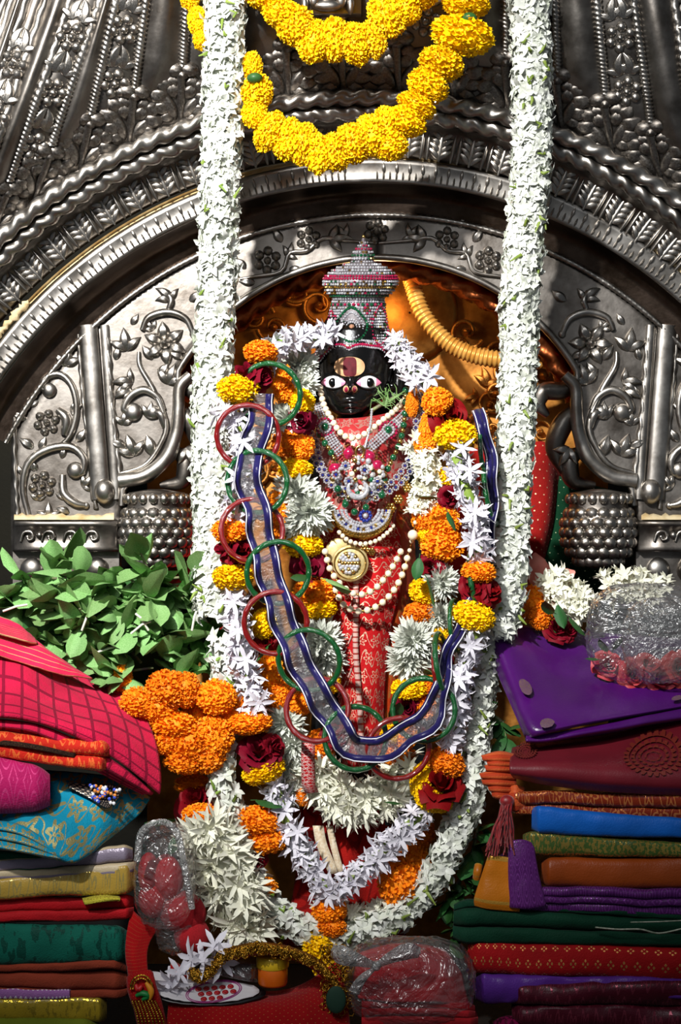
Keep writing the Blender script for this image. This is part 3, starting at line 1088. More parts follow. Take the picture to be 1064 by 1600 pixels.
mb = MB()
angs = [math.radians(-66.45 + 5.85 * k / 10) for k in range(0, 221)]
mb.grid([[dome(a, d if d < 120 else lerp(120, max(330, 1040 - 850 * math.cos(a)), (d - 120) / 210)) for a in angs] for d in (-4, 20, 45, 70, 90, 110, 140, 170, 200, 240, 280, 330)], 0, False, 14, 2)
mb.build('fluted_shell', SIL, can)
for k in range(-5, 16):
    ad = -37.2 + 5.85 * k
    a = math.radians(ad)
    if abs(ad) > 67: continue
    pth = crv([dome(a, d, .004, False) for d in (85, 130, 180, 240, max(320, 1030 - 850 * math.cos(a)))], 130)
    rope(pth, .0072, 2, 190, 10).build('rib', SILB, can)
    o, o1, o2 = dome(a, 40, 0, False), dome(a, 46, 0, False), dome(a + .004, 40, 0, False)
    up, rt = o1 - o, o2 - o
    n = rt.cross(up)
    if n.y > 0: n = -n
    s = S(o.y)
    link('acanthus_leaf', ACA, can, frame(o, n, up) @ Matrix.Diagonal((56 * s, 48 * s, 36 * s, 1)))
    # floral strips in every second flute
    if (k % 2) == 1:
        am = a + math.radians(2.92)
        for j, (d, kind) in enumerate(((108, 0), (150, 1), (192, 0), (238, 1), (278, 0), (320, 1), (360, 0), (400, 1))):
            o, o1, o2 = dome(am, d, 0, False), dome(am, d + 5, 0, False), dome(am + .004, d, 0, False)
            up, rt = o1 - o, o2 - o
            n = rt.cross(up)
            if n.y > 0: n = -n
            F = frame(o - Vector((0, .006, 0)), n, up)
            if kind == 0:
                link('rosette', ROS, can, F @ Matrix.Diagonal((.025, .025, .022, 1)))
            else:
                for sg in (-1, 1):
                    link('embossed_leaf', SPR[1], can, F @ Matrix.Translation((sg * .008, -.016, 0)) @ Matrix.Rotation(-sg * .5, 4, 'Z') @ Matrix.Diagonal((sg * .034, .036, .024, 1)))
# small silver emblem plate at the top
mb = MB()
c = P(512, 6, -.12)
for (dx, dy, rx, ry) in ((0, 14, 16, 12), (-20, 6, 9, 14), (20, 6, 9, 14), (0, -4, 24, 9), (0, 30, 9, 8), (-34, -2, 6, 16), (34, -2, 6, 16)):
    mb.ball(c + Vector((dx * .001, -.004, dy * .001)), .001, 10, 6, sc=(rx, 7, ry))
mb.box(c + Vector((-.05, 0, -.014)), c + Vector((.05, .02, .05)))
mb.build('emblem_plate', SILB, can)

# ---- gilded back plate of the niche
niche = thing('gilded_back_plate', 'embossed gilded plate behind the idol, scrolls around a smooth halo disc', 'panel', P(590, 900, .34))
mb = MB()
mb.grid([[P(x, y, .34 + .006 * noise.noise(Vector((x * .03, y * .03, 0)))) for x in np.linspace(230, 950, 50)] for y in np.linspace(330, 1506, 60)], flip=True)
mb.build('plate', M['gold'], niche)
mb = MB()
mb.lathe([(.002, -.012), (.075, -.012), (.082, -.006), (.086, .004)], (0, 0, 0), 36)
o = mb.build('halo_disc', M['gold'], niche)
o.matrix_basis = Matrix.Translation(P(640, 490, .33) - WL[niche.name]) @ Matrix.Rotation(-PI / 2, 4, 'X')
rr = random.Random(3)
gs = MB()
pth = [Vector((math.cos(a) * (1 - a / 9), math.sin(a) * (1 - a / 9), .1)) for a in np.linspace(0, 8.2, 34)]
gs.tube(pth, [.16 * (1 - .5 * i / 33) for i in range(34)], 7)
boss(gs, (0, 0, 0), .25, .45, 8, 3)
gsm = gs.mesh('gilt_scroll', M['gold'])
for i in range(90):
    x, y = rr.uniform(340, 850), rr.uniform(380, 820)
    if math.hypot(x - 640, y - 490) < 92: continue
    put(gsm, 'gilt_scroll', niche, x, y, rr.uniform(15, 26), rr.uniform(0, 360), .33, rr.choice((-1, 1)))
for i in range(70):
    x, y = rr.uniform(340, 850), rr.uniform(380, 820)
    if math.hypot(x - 640, y - 490) < 88: continue
    put(SPR[1], 'gilt_leaf', niche, x, y, rr.uniform(18, 30), rr.uniform(0, 360), .332)
for o in list(niche.children):
    if o.name.startswith('gilt_leaf'):
        o.material_slots[0].link = 'OBJECT'; o.material_slots[0].material = M['gold']
# corrugated gold conduit arching out of the niche
M['conduit'] = mk('gold_conduit', '#e3ab56', '#c98a35', rough=.35, metal=.35, scale=40)
pth = pcrv([(640, 424, .2), (645, 445, .19), (662, 492, .18), (700, 535, .17), (745, 556, .165), (800, 563, .165), (870, 562, .2)], 420)
mb = MB()
mb.tube(pth, 13 * S(.18), 14, fn=lambda t, th: 1 + .09 * math.cos(t * 46 * 2 * PI))
tag(mb.build('corrugated_conduit', M['conduit']), 'ribbed golden conduit hose curving behind the crown to the right', 'hose')
# side walls of the niche and cloths hanging inside
M['dot_red'] = fabric('red_dotted_cloth', '#8e1410', '#e8c9a0', 'dots', (13, 17), thr=.09, sheen=.5)
M['dot_green'] = fabric('green_dotted_cloth', '#0a3a22', '#c9d9b0', 'dots', (14, 20), thr=.08, sheen=.5)
G = patch([[(700, 700, .27), (790, 700, .21), (850, 690, .19), (880, 720, .24)], [(700, 800, .25), (780, 800, .19), (850, 800, .17), (868, 830, .22)], [(690, 920, .23), (770, 920, .17), (825, 920, .155), (840, 930, .2)]], 30, 24)
mb = MB(); mb.grid(G, flip=True)
tag(solid(mb.build('hanging_cloth', M['dot_red']), .004), 'red cloth with white dots hanging behind the right garland', 'cloth')
G = patch([[(800, 740, .25), (870, 745, .23), (960, 770, .26)], [(790, 850, .23), (860, 850, .2), (960, 860, .24)], [(780, 960, .21), (850, 960, .18), (960, 960, .22)]], 26, 22)
mb = MB(); mb.grid(wrinkle(G, .008, (14, 10, 4), 2), flip=True)
tag(solid(mb.build('hanging_cloth', M['dot_green']), .004), 'dark green dotted cloth hanging beside the right fruit finial', 'cloth')
G = patch([[(262, 880, .14), (300, 840, .13), (330, 800, .12), (360, 790, .12)], [(250, 920, .13), (300, 910, .11), (340, 900, .1), (380, 900, .1)], [(250, 990, .12), (300, 990, .1), (340, 990, .09), (380, 990, .1)]], 18, 16)
mb = MB(); mb.grid(G, flip=True)
M['red_plain'] = fabric('red_cloth', '#a3150f', '#7c0d0a', 'vine', (2, 2), zari=0, sheen=.5)
tag(solid(mb.build('hanging_cloth', M['red_plain']), .004), 'plain red cloth showing beside the left fruit finial', 'cloth')
# ------------------------------------------------------------------ the idol
idol = thing('deity_idol', 'black stone idol with large painted eyes in a red brocade sari', 'statue', P(553, 1290, -.02))
HY = -.035
PROF = [  # py, centre x, half width, half depth (px), depth offset
    (478, 553, 12, 12, 0), (490, 553, 38, 40, 0), (515, 554, 55, 57, 0), (545, 554, 61, 62, 0), (575, 554, 61, 62, 0), (600, 553, 59, 60, 0), (618, 552, 54, 58, -1), (632, 551, 46, 55, -2), (643, 550, 35, 50, -3),
    (650, 550, 26, 44, -3), (655, 551, 26, 36, 0), (662, 553, 30, 30, 4), (680, 556, 40, 32, 6), (697, 560, 78, 40, 6), (720, 566, 104, 50, 4), (780, 570, 106, 60, 0), (880, 574, 96, 62, 0), (1000, 576, 88, 66, 0), (1150, 576, 92, 72, 0), (1290, 576, 100, 78, 0)]


def prof(py):
    for a, b in zip(PROF, PROF[1:]):
        if py <= b[0]:
            t = (py - a[0]) / (b[0] - a[0])
            t = max(0, t)
            return [lerp(a[i], b[i], t) for i in range(1, 5)]
    return list(PROF[-1][1:])


def g(x, y, cx, cy, sx, sy):
    return math.exp(-((x - cx) / sx) ** 2 - ((y - cy) / sy) ** 2)


def relief(x, y):
    d = 0
    d += 5 * g(x, y, 547, 590, 5, 14) + 11 * g(x, y, 547, 606, 6.5, 9) + 4 * g(x, y, 540, 609, 4, 4) + 4 * g(x, y, 554, 609, 4, 4)
    d += -3 * g(x, y, 521, 598, 16, 9) - 3 * g(x, y, 576, 598, 16, 9)
    d += 2.5 * g(x, y, 521, 583, 18, 4) + 2.5 * g(x, y, 576, 583, 18, 4)
    d += 5 * g(x, y, 548, 627, 13, 3.2) + 6 * g(x, y, 548, 635, 11, 3.2) - 2 * g(x, y, 548, 631, 14, 1.4) - 2 * g(x, y, 548, 619, 4, 3)
    d += 6 * g(x, y, 549, 646, 12, 6) - 3 * g(x, y, 548, 640, 10, 2)
    d += 3 * g(x, y, 518, 618, 14, 12) + 3 * g(x, y, 580, 618, 14, 12)
    return d


def face_y(x, py):
    cx, rx, ry, off = prof(py)
    q = max(-.98, min(.98, (x - cx) / rx))
    return HY - .001 * (ry * math.sqrt(1 - q * q) + relief(x, py) - off)


mb = MB()
rows = list(np.linspace(478, 662, 110)) + [668, 676, 684, 692, 700, 710, 722, 740, 770, 820, 880, 960, 1050, 1150, 1290]
G = []
for py in rows:
    cx, rx, ry, off = prof(py)
    row = []
    for k in range(88):
        th = k / 88 * 2 * PI
        # finer steps on the face
        th = th - .55 * math.sin(th) * .8
        x = cx + rx * math.sin(th)
        d = relief(x, py) * max(0, math.cos(th)) ** .5 if math.cos(th) > 0 else 0
        row.append(P(x, py, HY - .001 * (ry * math.cos(th) + d - off)))
    G.append(row)
mb.grid(G, 0, True)
body = mb.build('body', M['stone'], idol)
# ears with studs, and the hair behind
for ex, sg in ((613, 1), (495, -1)):
    mb = MB()
    mb.tube([P(ex - sg * 6, 560, HY), P(ex + sg * 6, 566, HY - .004), P(ex + sg * 11, 585, HY - .006), P(ex + sg * 8, 608, HY - .008), P(ex - sg * 1, 628, HY - .012), P(ex - sg * 6, 612, HY - .01), P(ex - sg * 4, 590, HY - .008)],
            [.006, .009, .01, .009, .008, .007, .005], 9)
    e = mb.build('ear', M['stone'], idol)
    mb = MB(); mb.ball(P(ex, 604, HY - .02), .008, 10, 7); mb.build('ear_stud', M['ink'], idol)
mb = MB(); mb.ball(P(586, 590, .03), .001, 18, 12, sc=(58, 40, 62)); mb.build('hair', M['stone'], idol)
for ex in (521, 576):
    G = []
    for j in range(9):
        t = j / 8 * 2 - 1
        row = []
        for i in range(25):
            s_ = i / 24 * 2 - 1
            x = ex + 20.5 * s_
            y = 598 + (10.5 * t - 1.0) * (max(0, 1 - abs(s_) ** 1.9)) ** .85
            row.append(P(x, y, face_y(ex, 598) * .35 + face_y(x, 598) * .65 - .0035 - .0035 * (1 - t * t) * (1 - s_ * s_)))
        G.append(row)
    mb = MB(); mb.grid(G, flip=True)
    for fi, f in enumerate(mb.f):
        i = fi % 24
        if i < 5 or i > 18: mb.m[fi] = 1
    eye = solid(mb.build('eye', [M['eye_white'], M['eye_pink']], idol), .004)
    px_ = ex + (-1 if ex < 550 else 2)
    mb = MB(); mb.ball(P(px_, 597.5, face_y(ex, 598) - .0055), .001, 16, 8, sc=(6.6, 3, 7))
    mb.build('pupil', M['ink'], idol)
    mb = MB()
    for t in (-1, 1):
        mb.tube([P(ex + 21 * s_, 598 + (11.3 * t - 1) * max(0, 1 - abs(s_) ** 1.9) ** .85, face_y(ex, 598) * .35 + face_y(ex + 21 * s_, 598) * .65 - .004) for s_ in np.linspace(-1, 1, 15)], .0012, 5)
    mb.build('eyelid', M['ink'], idol)


def decal(name, mat, cx, cy, rx, ry, th, sq=2.0, parent=idol):
    G = []
    for j in range(7):
        q = j / 6
        row = []
        for k in range(28):
            a = 2 * PI * k / 28
            ca, sa = math.cos(a), math.sin(a)
            e = 2 / sq
            x = cx + rx * q * math.copysign(abs(ca) ** e, ca)
            y = cy + ry * q * math.copysign(abs(sa) ** e, sa)
            row.append(P(x, y, face_y(x, y) - th * .001))
        G.append(row)
    mb = MB(); mb.grid(G, 0, True)
    return mb.build(name, mat, parent)


decal('sandalwood_tilak', M['sandal'], 546, 573, 24, 15.5, 1.0, 2.3)
decal('kumkum_mark', M['kumkum'], 546.5, 573, 10.5, 15, 1.8, 4)
for x, sg in ((540.5, -1), (554, 1)):
    decal('nose_mark', M['sandal'], x, 608, 4.4, 5.6, 1.0)
    decal('nose_mark', M['gem_red'], x, 608.5, 2.8, 4.2, 1.8)
# sari: bodice, front panel with pleats, orange side fall
M['sari_red'] = fabric('red_brocade', '#b01216', '#d9a890', 'vine', (5, 15), rough=.5, thr=.72, zari=.55, sheen=.3)
M['sari_bodice'] = fabric('rose_brocade', '#a52a2c', '#cf8d80', 'floral', (7, 5), rough=.45, thr=.7, zari=.5, sheen=.4)
M['sari_orange'] = fabric('orange_brocade', '#a8370f', '#c87a3a', 'vine', (2.4, 5), rough=.45, thr=.86, zari=.5, sheen=.3)
M['border'] = fabric('silver_zari_border', '#c9a49a', '#b0443c', 'stripe', (1, 3), thr=.3, rough=.35, zari=.3, metal=.6)


def drape(name, rows, mat, nu=30, nv=40, amp=.003, fr=(30, 10, 6), seed=0, th=.004, us=1, vs=1):
    mb = MB(); mb.grid(wrinkle(patch(rows, nu, nv), amp, fr, seed), 0, False, us, vs, flip=True)
    return solid(mb.build(name, mat, idol), th)


drape('bodice', [[(500, 668, .0), (520, 656, -.06), (548, 654, -.088), (590, 648, -.08), (640, 640, -.02), (662, 660, .02)],
                 [(474, 700, .0), (510, 690, -.085), (550, 688, -.11), (600, 686, -.1), (645, 680, -.04), (672, 700, .02)],
                 [(474, 800, .01), (510, 790, -.1), (560, 785, -.125), (610, 785, -.115), (650, 790, -.05), (678, 800, .02)],
                 [(478, 900, .02), (510, 900, -.1), (560, 890, -.128), (610, 885, -.12), (650, 890, -.06), (678, 900, .02)]], M['sari_bodice'], 40, 40, .003, (22, 10, 14), 1)
drape('side_fall', [[(590, 740, -.1), (625, 760, -.1), (660, 790, -.05)], [(590, 850, -.118), (625, 850, -.11), (665, 860, -.05)], [(585, 960, -.122), (625, 960, -.11), (665, 970, -.05)],
                    [(585, 1080, -.12), (620, 1080, -.11), (660, 1090, -.05)], [(575, 1210, -.12), (610, 1215, -.11), (650, 1220, -.05)]], M['sari_orange'], 20, 40, .005, (40, 10, 5), 2)
drape('front_panel', [[(500, 835, -.11), (530, 828, -.128), (580, 818, -.135), (625, 825, -.118)], [(504, 900, -.115), (532, 895, -.138), (590, 890, -.14), (628, 905, -.12)],
                      [(515, 980, -.118), (540, 975, -.142), (585, 975, -.145), (612, 985, -.125)], [(527, 1080, -.12), (550, 1080, -.145), (582, 1080, -.147), (602, 1085, -.125)],
                      [(535, 1200, -.12), (555, 1200, -.145), (582, 1200, -.145), (600, 1205, -.125)]], M['sari_red'], 26, 60, .003, (30, 8, 4), 3, us=1.0, vs=1.0)
mb = MB()
pth = pcrv([(556, 905, -.146), (556, 960, -.15), (556, 1020, -.152), (562, 1100, -.152), (566, 1190, -.15)], 40)
mb.grid([[p + Vector((dx, abs(dx) * .3, 0)) for dx in (-.0035, 0, .0035)] for p in pth], us=1, vs=10, flip=False)
solid(mb.build('pleat_border', M['border'], idol), .002)
for k in range(5):
    yy = 935 + k * 52
    mb = MB()
    mb.tube(pcrv([(552, yy, -.147), (540, yy + 28, -.142), (527, yy + 50, -.128)], 12), .0011, 5)
    mb.build('silver_stitching', M['border'], idol)
# lower folds of the sari showing between the garlands
drape('lower_sari', [[(470, 1210, -.1), (520, 1215, -.12), (570, 1220, -.12), (620, 1225, -.1)], [(470, 1280, -.12), (515, 1290, -.13), (560, 1290, -.13), (620, 1290, -.1)],
                     [(460, 1380, -.12), (510, 1390, -.135), (560, 1390, -.13), (620, 1390, -.1)], [(440, 1480, -.12), (510, 1480, -.135), (560, 1480, -.13), (640, 1480, -.1)]], M['red_plain'], 30, 40, .012, (28, 8, 3), 5)
for x0, x1, w in ((497, 522, 8), (515, 533, 5)):
    mb = MB()
    mb.grid([[p + Vector((dx, 0, 0)) for dx in (-w * .001, w * .001)] for p in pcrv([(x0, 1290, -.146), (x0 + 6, 1320, -.149), (x1, 1365, -.152)], 10)], us=1, vs=4)
    solid(mb.build('gold_hem', mk('pale_gold_hem', '#e8dcc4', '#d2b994', rough=.7, scale=300), idol), .003)
M['twill'] = fabric('red_white_tape', '#a8141c', '#e8dcd4', 'vine', (1.5, 5), zari=.1)
mb = MB(); mb.grid([[P(a, y, -.2), P(a + 9, y + 1, -.205), P(a + 18, y, -.2)] for a, y in ((473, 1160), (472, 1190), (473, 1225), (478, 1238))], us=1, vs=4)
solid(mb.build('sari_end', M['twill'], idol), .003)

# ------------------------------------------------------------------ the crown
crown = thing('crown', 'tall jewelled crown of crystal rows with a green edged drop medallion, on the idol', 'crown', P(562, 545, HY))
CP = [(372, 568, 2), (380, 568, 5), (388, 568, 10), (396, 567, 15), (403, 567, 17), (408, 567, 13), (411, 566, 22), (420, 565, 42), (430, 564, 54), (437, 563.5, 58), (445, 563, 57), (455, 562, 52), (463, 561, 44),
      (468, 560, 38), (472, 560, 40), (490, 559, 43), (510, 558, 47), (530, 557, 54), (548, 557, 62), (556, 557, 65)]
CYC = HY - .002


def cprof(py):
    for a, b in zip(CP, CP[1:]):
        if py <= b[0]:
            t = max(0, (py - a[0]) / (b[0] - a[0]))
            return lerp(a[1], b[1], t), lerp(a[2], b[2], t)
    return CP[-1][1], CP[-1][2]


def hem(th):
    """lower edge of the crown by angle: two lobes over the brow"""
    x = abs(math.sin(th))
    f = math.cos(th)
    if f < 0: return 556
    xx = 557 + 63 * math.sin(th)
    return 541 + 3.5 * g(xx, 0, 545, 0, 5, 1) - 3 * g(xx, 0, 528, 0, 12, 1) - 3 * g(xx, 0, 566, 0, 14, 1) + 26 * sm(.55, 1.0, x)


def cpt(th, py, lift=0.0):
    cx, r = cprof(py)
    r += lift
    return P(cx + r * math.sin(th), py, CYC - .001 * r * math.cos(th))


mb = MB()
G = []
for k in range(46):
    v = k / 45
    row = []
    for i in range(64):
        th = 2 * PI * i / 64
        row.append(cpt(th, lerp(372, hem(th), v)))
    G.append(row)
mb.grid(G, 0, True)
shell = mb.build('crown_shell', mk('crown_backing', '#6d666a', '#4a4448', rough=.4, metal=.3, scale=200), crown)


def gems(pts, r, mat, name, parent=crown, mix=None, flat=.7):
    """row of small cut stones at (point, normal)"""
    mb = MB()
    jr = random.Random(len(pts))
    r0 = r
    for i, (p, n) in enumerate(pts):
        r = r0 * jr.uniform(.82, 1.16)
        F = axm(p, n, jr.uniform(0, 1))
        q = [Vector((math.cos(a) * r, math.sin(a) * r, 0)) for a in (0, 1.05, 2.09, 3.14, 4.19, 5.24)]
        top = [v * .5 + Vector((0, 0, r * flat)) for v in q]
        vs = [F @ v for v in q + top]
        mb.add(vs, [(k, (k + 1) % 6, 6 + (k + 1) % 6, 6 + k) for k in range(6)] + [(6, 7, 8, 9, 10, 11)], 0 if not mix else mix[i % len(mix)])
    return mb.build(name, mat, parent, False)


def ring(py, n=None, step=4.3, front=True, lift=1.0):
    cx, r = cprof(py)
    n = n or max(6, int(2 * PI * r / step))
    out = []
    for k in range(n):
        th = (k + .5 * (int(py) % 2)) / n * 2 * PI
        if front and math.cos(th) < -.25: continue
        if py > 530 and py > hem(th) - 1.5: continue
        p = cpt(th, py, lift)
        c = P(cx, py, CYC)
        out.append((p, (p - c).normalized()))
    return out


CR, GR, GG = M['crystal'], M['gem_red'], M['gem_green']
seq = [(379, 2, CR), (384, 2, CR), (389, 2.2, GR), (394, 2.2, CR), (399, 2.4, GG), (404, 2.2, CR), (409, 2, CR), (413.5, 2.2, CR), (418, 2.2, CR), (422.5, 2.2, CR), (427, 2.2, CR), (431.5, 2.2, GR), (435.5, 2.2, GR), (440, 2.2, CR), (444.5, 2.2, CR),
       (449, 2.0, M['gold_jewel']), (453.5, 2.2, CR), (458, 2.2, CR), (462.5, 2, GG), (467, 2.1, CR), (471.5, 2.1, CR), (476, 2.6, None), (481, 2.1, CR)]
seq += [(485.5 + 4.3 * i, 2.0, CR) for i in range(17)]
for py, r, mt in seq:
    if mt is None:
        gems(ring(py, step=7), 2.8 * .001, [GR, GG], 'gem_row', mix=[0, 1])
    else:
        rg = ring(py, step=2 * r + .2)
        jr = random.Random(int(py * 10))
        gems(rg, r * .001, [mt, M['gold_jewel'], GR, GG], 'gem_row', mix=[jr.choice((0,) * 17 + (1, 1, 2, 3)) if mt is CR else 0 for _ in rg] or [0])
# drop medallion on the front
def drop(cx, cy, w, h, n):
    out = []
    for k in range(n):
        a = 2 * PI * k / n
        x = w * math.sin(a) * (1 - .45 * max(0, math.cos(a)) ** 1.2)
        y = -h * math.cos(a)
        out.append((cx + x, cy + y))
    return out


def on_crown(pts, lift):
    out = []
    for x, y in pts:
        cx, r = cprof(y)
        q = max(-.95, min(.95, (x - cx) / r))
        th = math.asin(q)
        p = cpt(th, y, lift)
        out.append((p, Vector((math.sin(th), -math.cos(th), .05))))
    return out


mb = MB(); mb.grid([[on_crown([(550 + (x - 550) * q, 507 + (y - 507) * q)], 2.4)[0][0] for x, y in drop(550, 507, 23, 27, 30)] for q in (.02, .35, .7, 1)], 0, True)
mb.build('medallion_plate', mk('medallion_back', '#5d565a', '#4a4246', rough=.5, metal=.1, scale=200), crown)
gems(on_crown(drop(550, 507, 23, 27, 36), 3.6), .0026, GG, 'medallion_rim')
gems(on_crown(drop(550, 508, 17, 20, 30), 3.2), .002, CR, 'medallion_ring')
gems(on_crown([(550 + 11.5 * math.cos(a), 511 + 11.5 * math.sin(a)) for a in np.linspace(0, 6.283, 21)[:-1]], 3.4), .0019, CR, 'medallion_ring')
gems(on_crown([(550 + 7.6 * math.cos(a), 511 + 7.6 * math.sin(a)) for a in np.linspace(0, 6.283, 15)[:-1]], 4), .0018, CR, 'medallion_ring')
gems(on_crown([(550, 511)], 4), .0055, mk('amber_gem', '#b98a6a', '#8a5a40', rough=.15, coat=1), 'medallion_stone')
for sg in (1,):
    gems(on_crown(drop(592, 508, 12, 30, 30), 2.8), .002, GR, 'side_gem_ring')
    gems(on_crown(drop(520, 512, 9, 26, 24), 2.8), .002, GR, 'side_gem_ring')
gems([(cpt(th, hem(th), 2.0), Vector((math.sin(th), -math.cos(th), 0))) for th in np.linspace(-1.45, 1.45, 46)], .0026, GR, 'brow_gem_row')
gems([(cpt(th, hem(th) - 6, 2.0), Vector((math.sin(th), -math.cos(th), 0))) for th in np.linspace(-1.45, 1.45, 50)], .0024, CR, 'brow_gem_row')
gems([(cpt(th, hem(th) + 3, .6), Vector((math.sin(th), -math.cos(th), 0))) for th in np.linspace(-1.4, 1.4, 54)], .0018, CR, 'brow_gem_row')
mb = MB(); mb.ball(P(568, 370, CYC), .003, 8, 6); mb.build('crown_tip', M['gold_jewel'], crown)

# ------------------------------------------------------------------ jewellery
bead = {}


def bead_me(key, mat, n=10, m=7):
    if key not in bead:
        b = MB(); b.ball((0, 0, 0), 1, n, m); bead[key] = b.mesh('bead', mat)
    return bead[key]


def string(parent, pts, r, mats, step=None, name='bead', n=60, cord=True):
    """beads along a curve; mats cycle as (key, material, scale)"""
    path = pcrv(pts, n)
    st = step or r * 2.05
    for i, (p, T) in enumerate(even(path, st * S(path[0].y))):
        key, mt, k = mats[i % len(mats)]
        q = r * k * S(p.y)
        link(name, bead_me(key, mt), parent, Matrix.Translation(p) @ Matrix.Diagonal((q, q, q, 1)))
    if cord:
        mb = MB(); mb.tube(path, .0012, 5); mb.build('cord', M['gold_jewel'], parent)


PE, GD = ('pearl', M['pearl'], 1), ('goldbead', M['gold_jewel'], .8)
t = thing('pearl_necklace', 'cream pearl necklace hanging in a V just below the chin', 'necklace', P(548, 684, -.15))
string(t, [(500, 606, -.09), (506, 632, -.105), (518, 655, -.125), (532, 676, -.14), (549, 685, -.145), (570, 678, -.14), (596, 658, -.125), (618, 640, -.105), (634, 622, -.085)], 5.2, [PE])

t = thing('green_bead_necklace', 'necklace of emerald green and gold beads with a cluster pendant', 'necklace', P(565, 810, -.16))
for pts in ([(634, 610, -.09), (632, 655, -.11), (625, 690, -.13), (612, 720, -.145), (600, 745, -.15), (594, 772, -.155)], [(488, 650, -.1), (500, 680, -.125), (520, 712, -.145), (530, 745, -.15), (540, 785, -.155)]):
    string(t, pts, 5.4, [('emerald', M['gem_green'], 1.05), ('goldbead', M['gold_jewel'], .75)], 10.2)
for x, y in ((528, 764), (540, 788), (554, 800), (572, 793), (597, 774)):
    link('bead', bead_me('emerald', M['gem_green']), t, Matrix.Translation(P(x, y, -.168)) @ Matrix.Diagonal((.0056, .0056, .0056, 1)))

t = thing('crystal_choker', 'crystal strap choker with two round green stone medallions', 'necklace', P(548, 720, -.15))
for pts in ([(494, 632, -.095), (503, 658, -.115), (520, 690, -.135), (534, 708, -.145)], [(634, 648, -.1), (606, 674, -.13), (586, 692, -.14), (566, 708, -.148)]):
    pth = pcrv(pts, 30)
    side = Vector((.004, 0, .003))
    for k in (-1.5, -.5, .5, 1.5):
        P2 = [(p + (T.cross(Vector((0, -1, 0)))).normalized() * (k * .0042), Vector((0, -1, 0))) for p, T in even(pth, .0045)]
        gems(P2, .0023, CR, 'crystal_strand', t)
for x, y in ((508, 667), (607, 672)):
    c = P(x, y, -.132)
    gems([(c + Vector((.0125 * math.cos(a), .002, .0125 * math.sin(a))), Vector((0, -1, 0))) for a in np.linspace(0, 6.28, 17)[:-1]], .0026, GR, 'medallion_rim', t)
    gems([(c + Vector((.008 * math.cos(a), 0, .008 * math.sin(a))), Vector((0, -1, 0))) for a in np.linspace(0, 6.28, 13)[:-1]], .0022, CR, 'medallion_ring', t)
    mb = MB(); mb.ball(c, .0058, 10, 7, sc=(1, .6, 1)); mb.build('green_stone', GG, t)
mb = MB(); mb.tube(pcrv([(581, 640, -.115), (578, 668, -.14), (570, 700, -.15)], 40), .0018, 6, fn=lambda q, th: 1 + .4 * math.cos(q * 90)); mb.build('silver_chain', CR, t)

t = thing('blue_diamante_necklace', 'long necklace of white and blue diamante rounds in double rows', 'necklace', P(565, 775, -.16))
flower_me = None
fm = MB()
for k in range(8):
    a = 2 * PI * k / 8
    fm.ball((.68 * math.cos(a), .68 * math.sin(a), 0), .3, 6, 4, 0)
fm.ball((0, 0, .15), .36, 7, 5, 1)
DIA = fm.mesh('diamante_round', [CR, M['gem_blue']])
for pts in ([(656, 618, -.08), (660, 660, -.1), (655, 700, -.12), (640, 738, -.14), (618, 762, -.15), (588, 778, -.158)], [(646, 628, -.09), (650, 668, -.11), (644, 704, -.13), (628, 735, -.145), (606, 758, -.155), (580, 770, -.16)],
            [(486, 668, -.09), (490, 712, -.12), (508, 748, -.14), (530, 768, -.155), (545, 778, -.158)], [(494, 690, -.1), (502, 725, -.13), (520, 750, -.147), (540, 764, -.157)]):
    for p, T in even(pcrv(pts, 60), .0112):
        link('diamante_round', DIA, t, axm(p + Vector((0, -.004, 0)), (0, -1, .1), R.uniform(0, 1), .0058))

# central cluster pendant
t = thing('cluster_pendant', 'dense silver and gold cluster pendant with ruby drops and a crescent below', 'pendant', P(568, 840, -.16))
for x, y, a in ((545, 707, 10), (578, 712, -25), (589, 726, -60), (524, 731, 60)):
    mb = MB()
    F = frame(P(x, y, -.158), Vector((0, -1, .1)), Vector((math.sin(math.radians(a)), 0, math.cos(math.radians(a)))))
    almond(mb, (0, -.0105), PI / 2, .021, .0085, .008, 0)
    o = link('ruby_drop', mb.mesh('ruby_drop', GR), t, F)
    gems([(F @ Vector((.0088 * math.cos(b), .0115 * math.sin(b), .001)), Vector((0, -1, 0))) for b in np.linspace(0, 6.28, 17)[:-1]], .0017, M['gold_jewel'], 'drop_setting', t)
mb = MB(); mb.tube([P(562 + 6.5 * math.sin(a), 706 - 9 * math.cos(a), -.16) for a in np.linspace(0, 6.28, 20)], .0022, 6, caps=False); mb.build('gold_loop', M['gold_jewel'], t)
rr = random.Random(11)
for i in range(120):
    a, q = rr.uniform(0, 6.28), math.sqrt(rr.random())
    x, y = 563 + 44 * q * math.cos(a), 750 + 36 * q * math.sin(a)
    key, mt = rr.choice((('pearl', M['pearl']), ('cryb', CR), ('cryb', CR), ('cryb', CR), ('goldbead', M['gold_jewel']), ('emerald', GG)))
    q = rr.uniform(2.4, 4.6) * .001
    link('cluster_stone', bead_me(key, mt), t, Matrix.Translation(P(x, y, -.152 - .012 * (1 - ((x - 563) / 44) ** 2) + rr.uniform(-.004, .004))) @ Matrix.Diagonal((q, q * .8, q, 1)))
for i, (x, y) in enumerate(((540, 728), (570, 735), (590, 752), (545, 752), (525, 742))):
    link('diamante_round', DIA, t, axm(P(x, y, -.172), (0, -1, 0), 0, .0082))
mb = MB()   # round seat below with a silver ring
mb.tube([P(559 + 15 * math.sin(a), 763 + 14 * math.cos(a), -.172) for a in np.linspace(-2.2, 2.2, 22)], [.0018 + .003 * math.sin(PI * i / 21) for i in range(22)], 8)
mb.build('crescent_ring', CR, t)
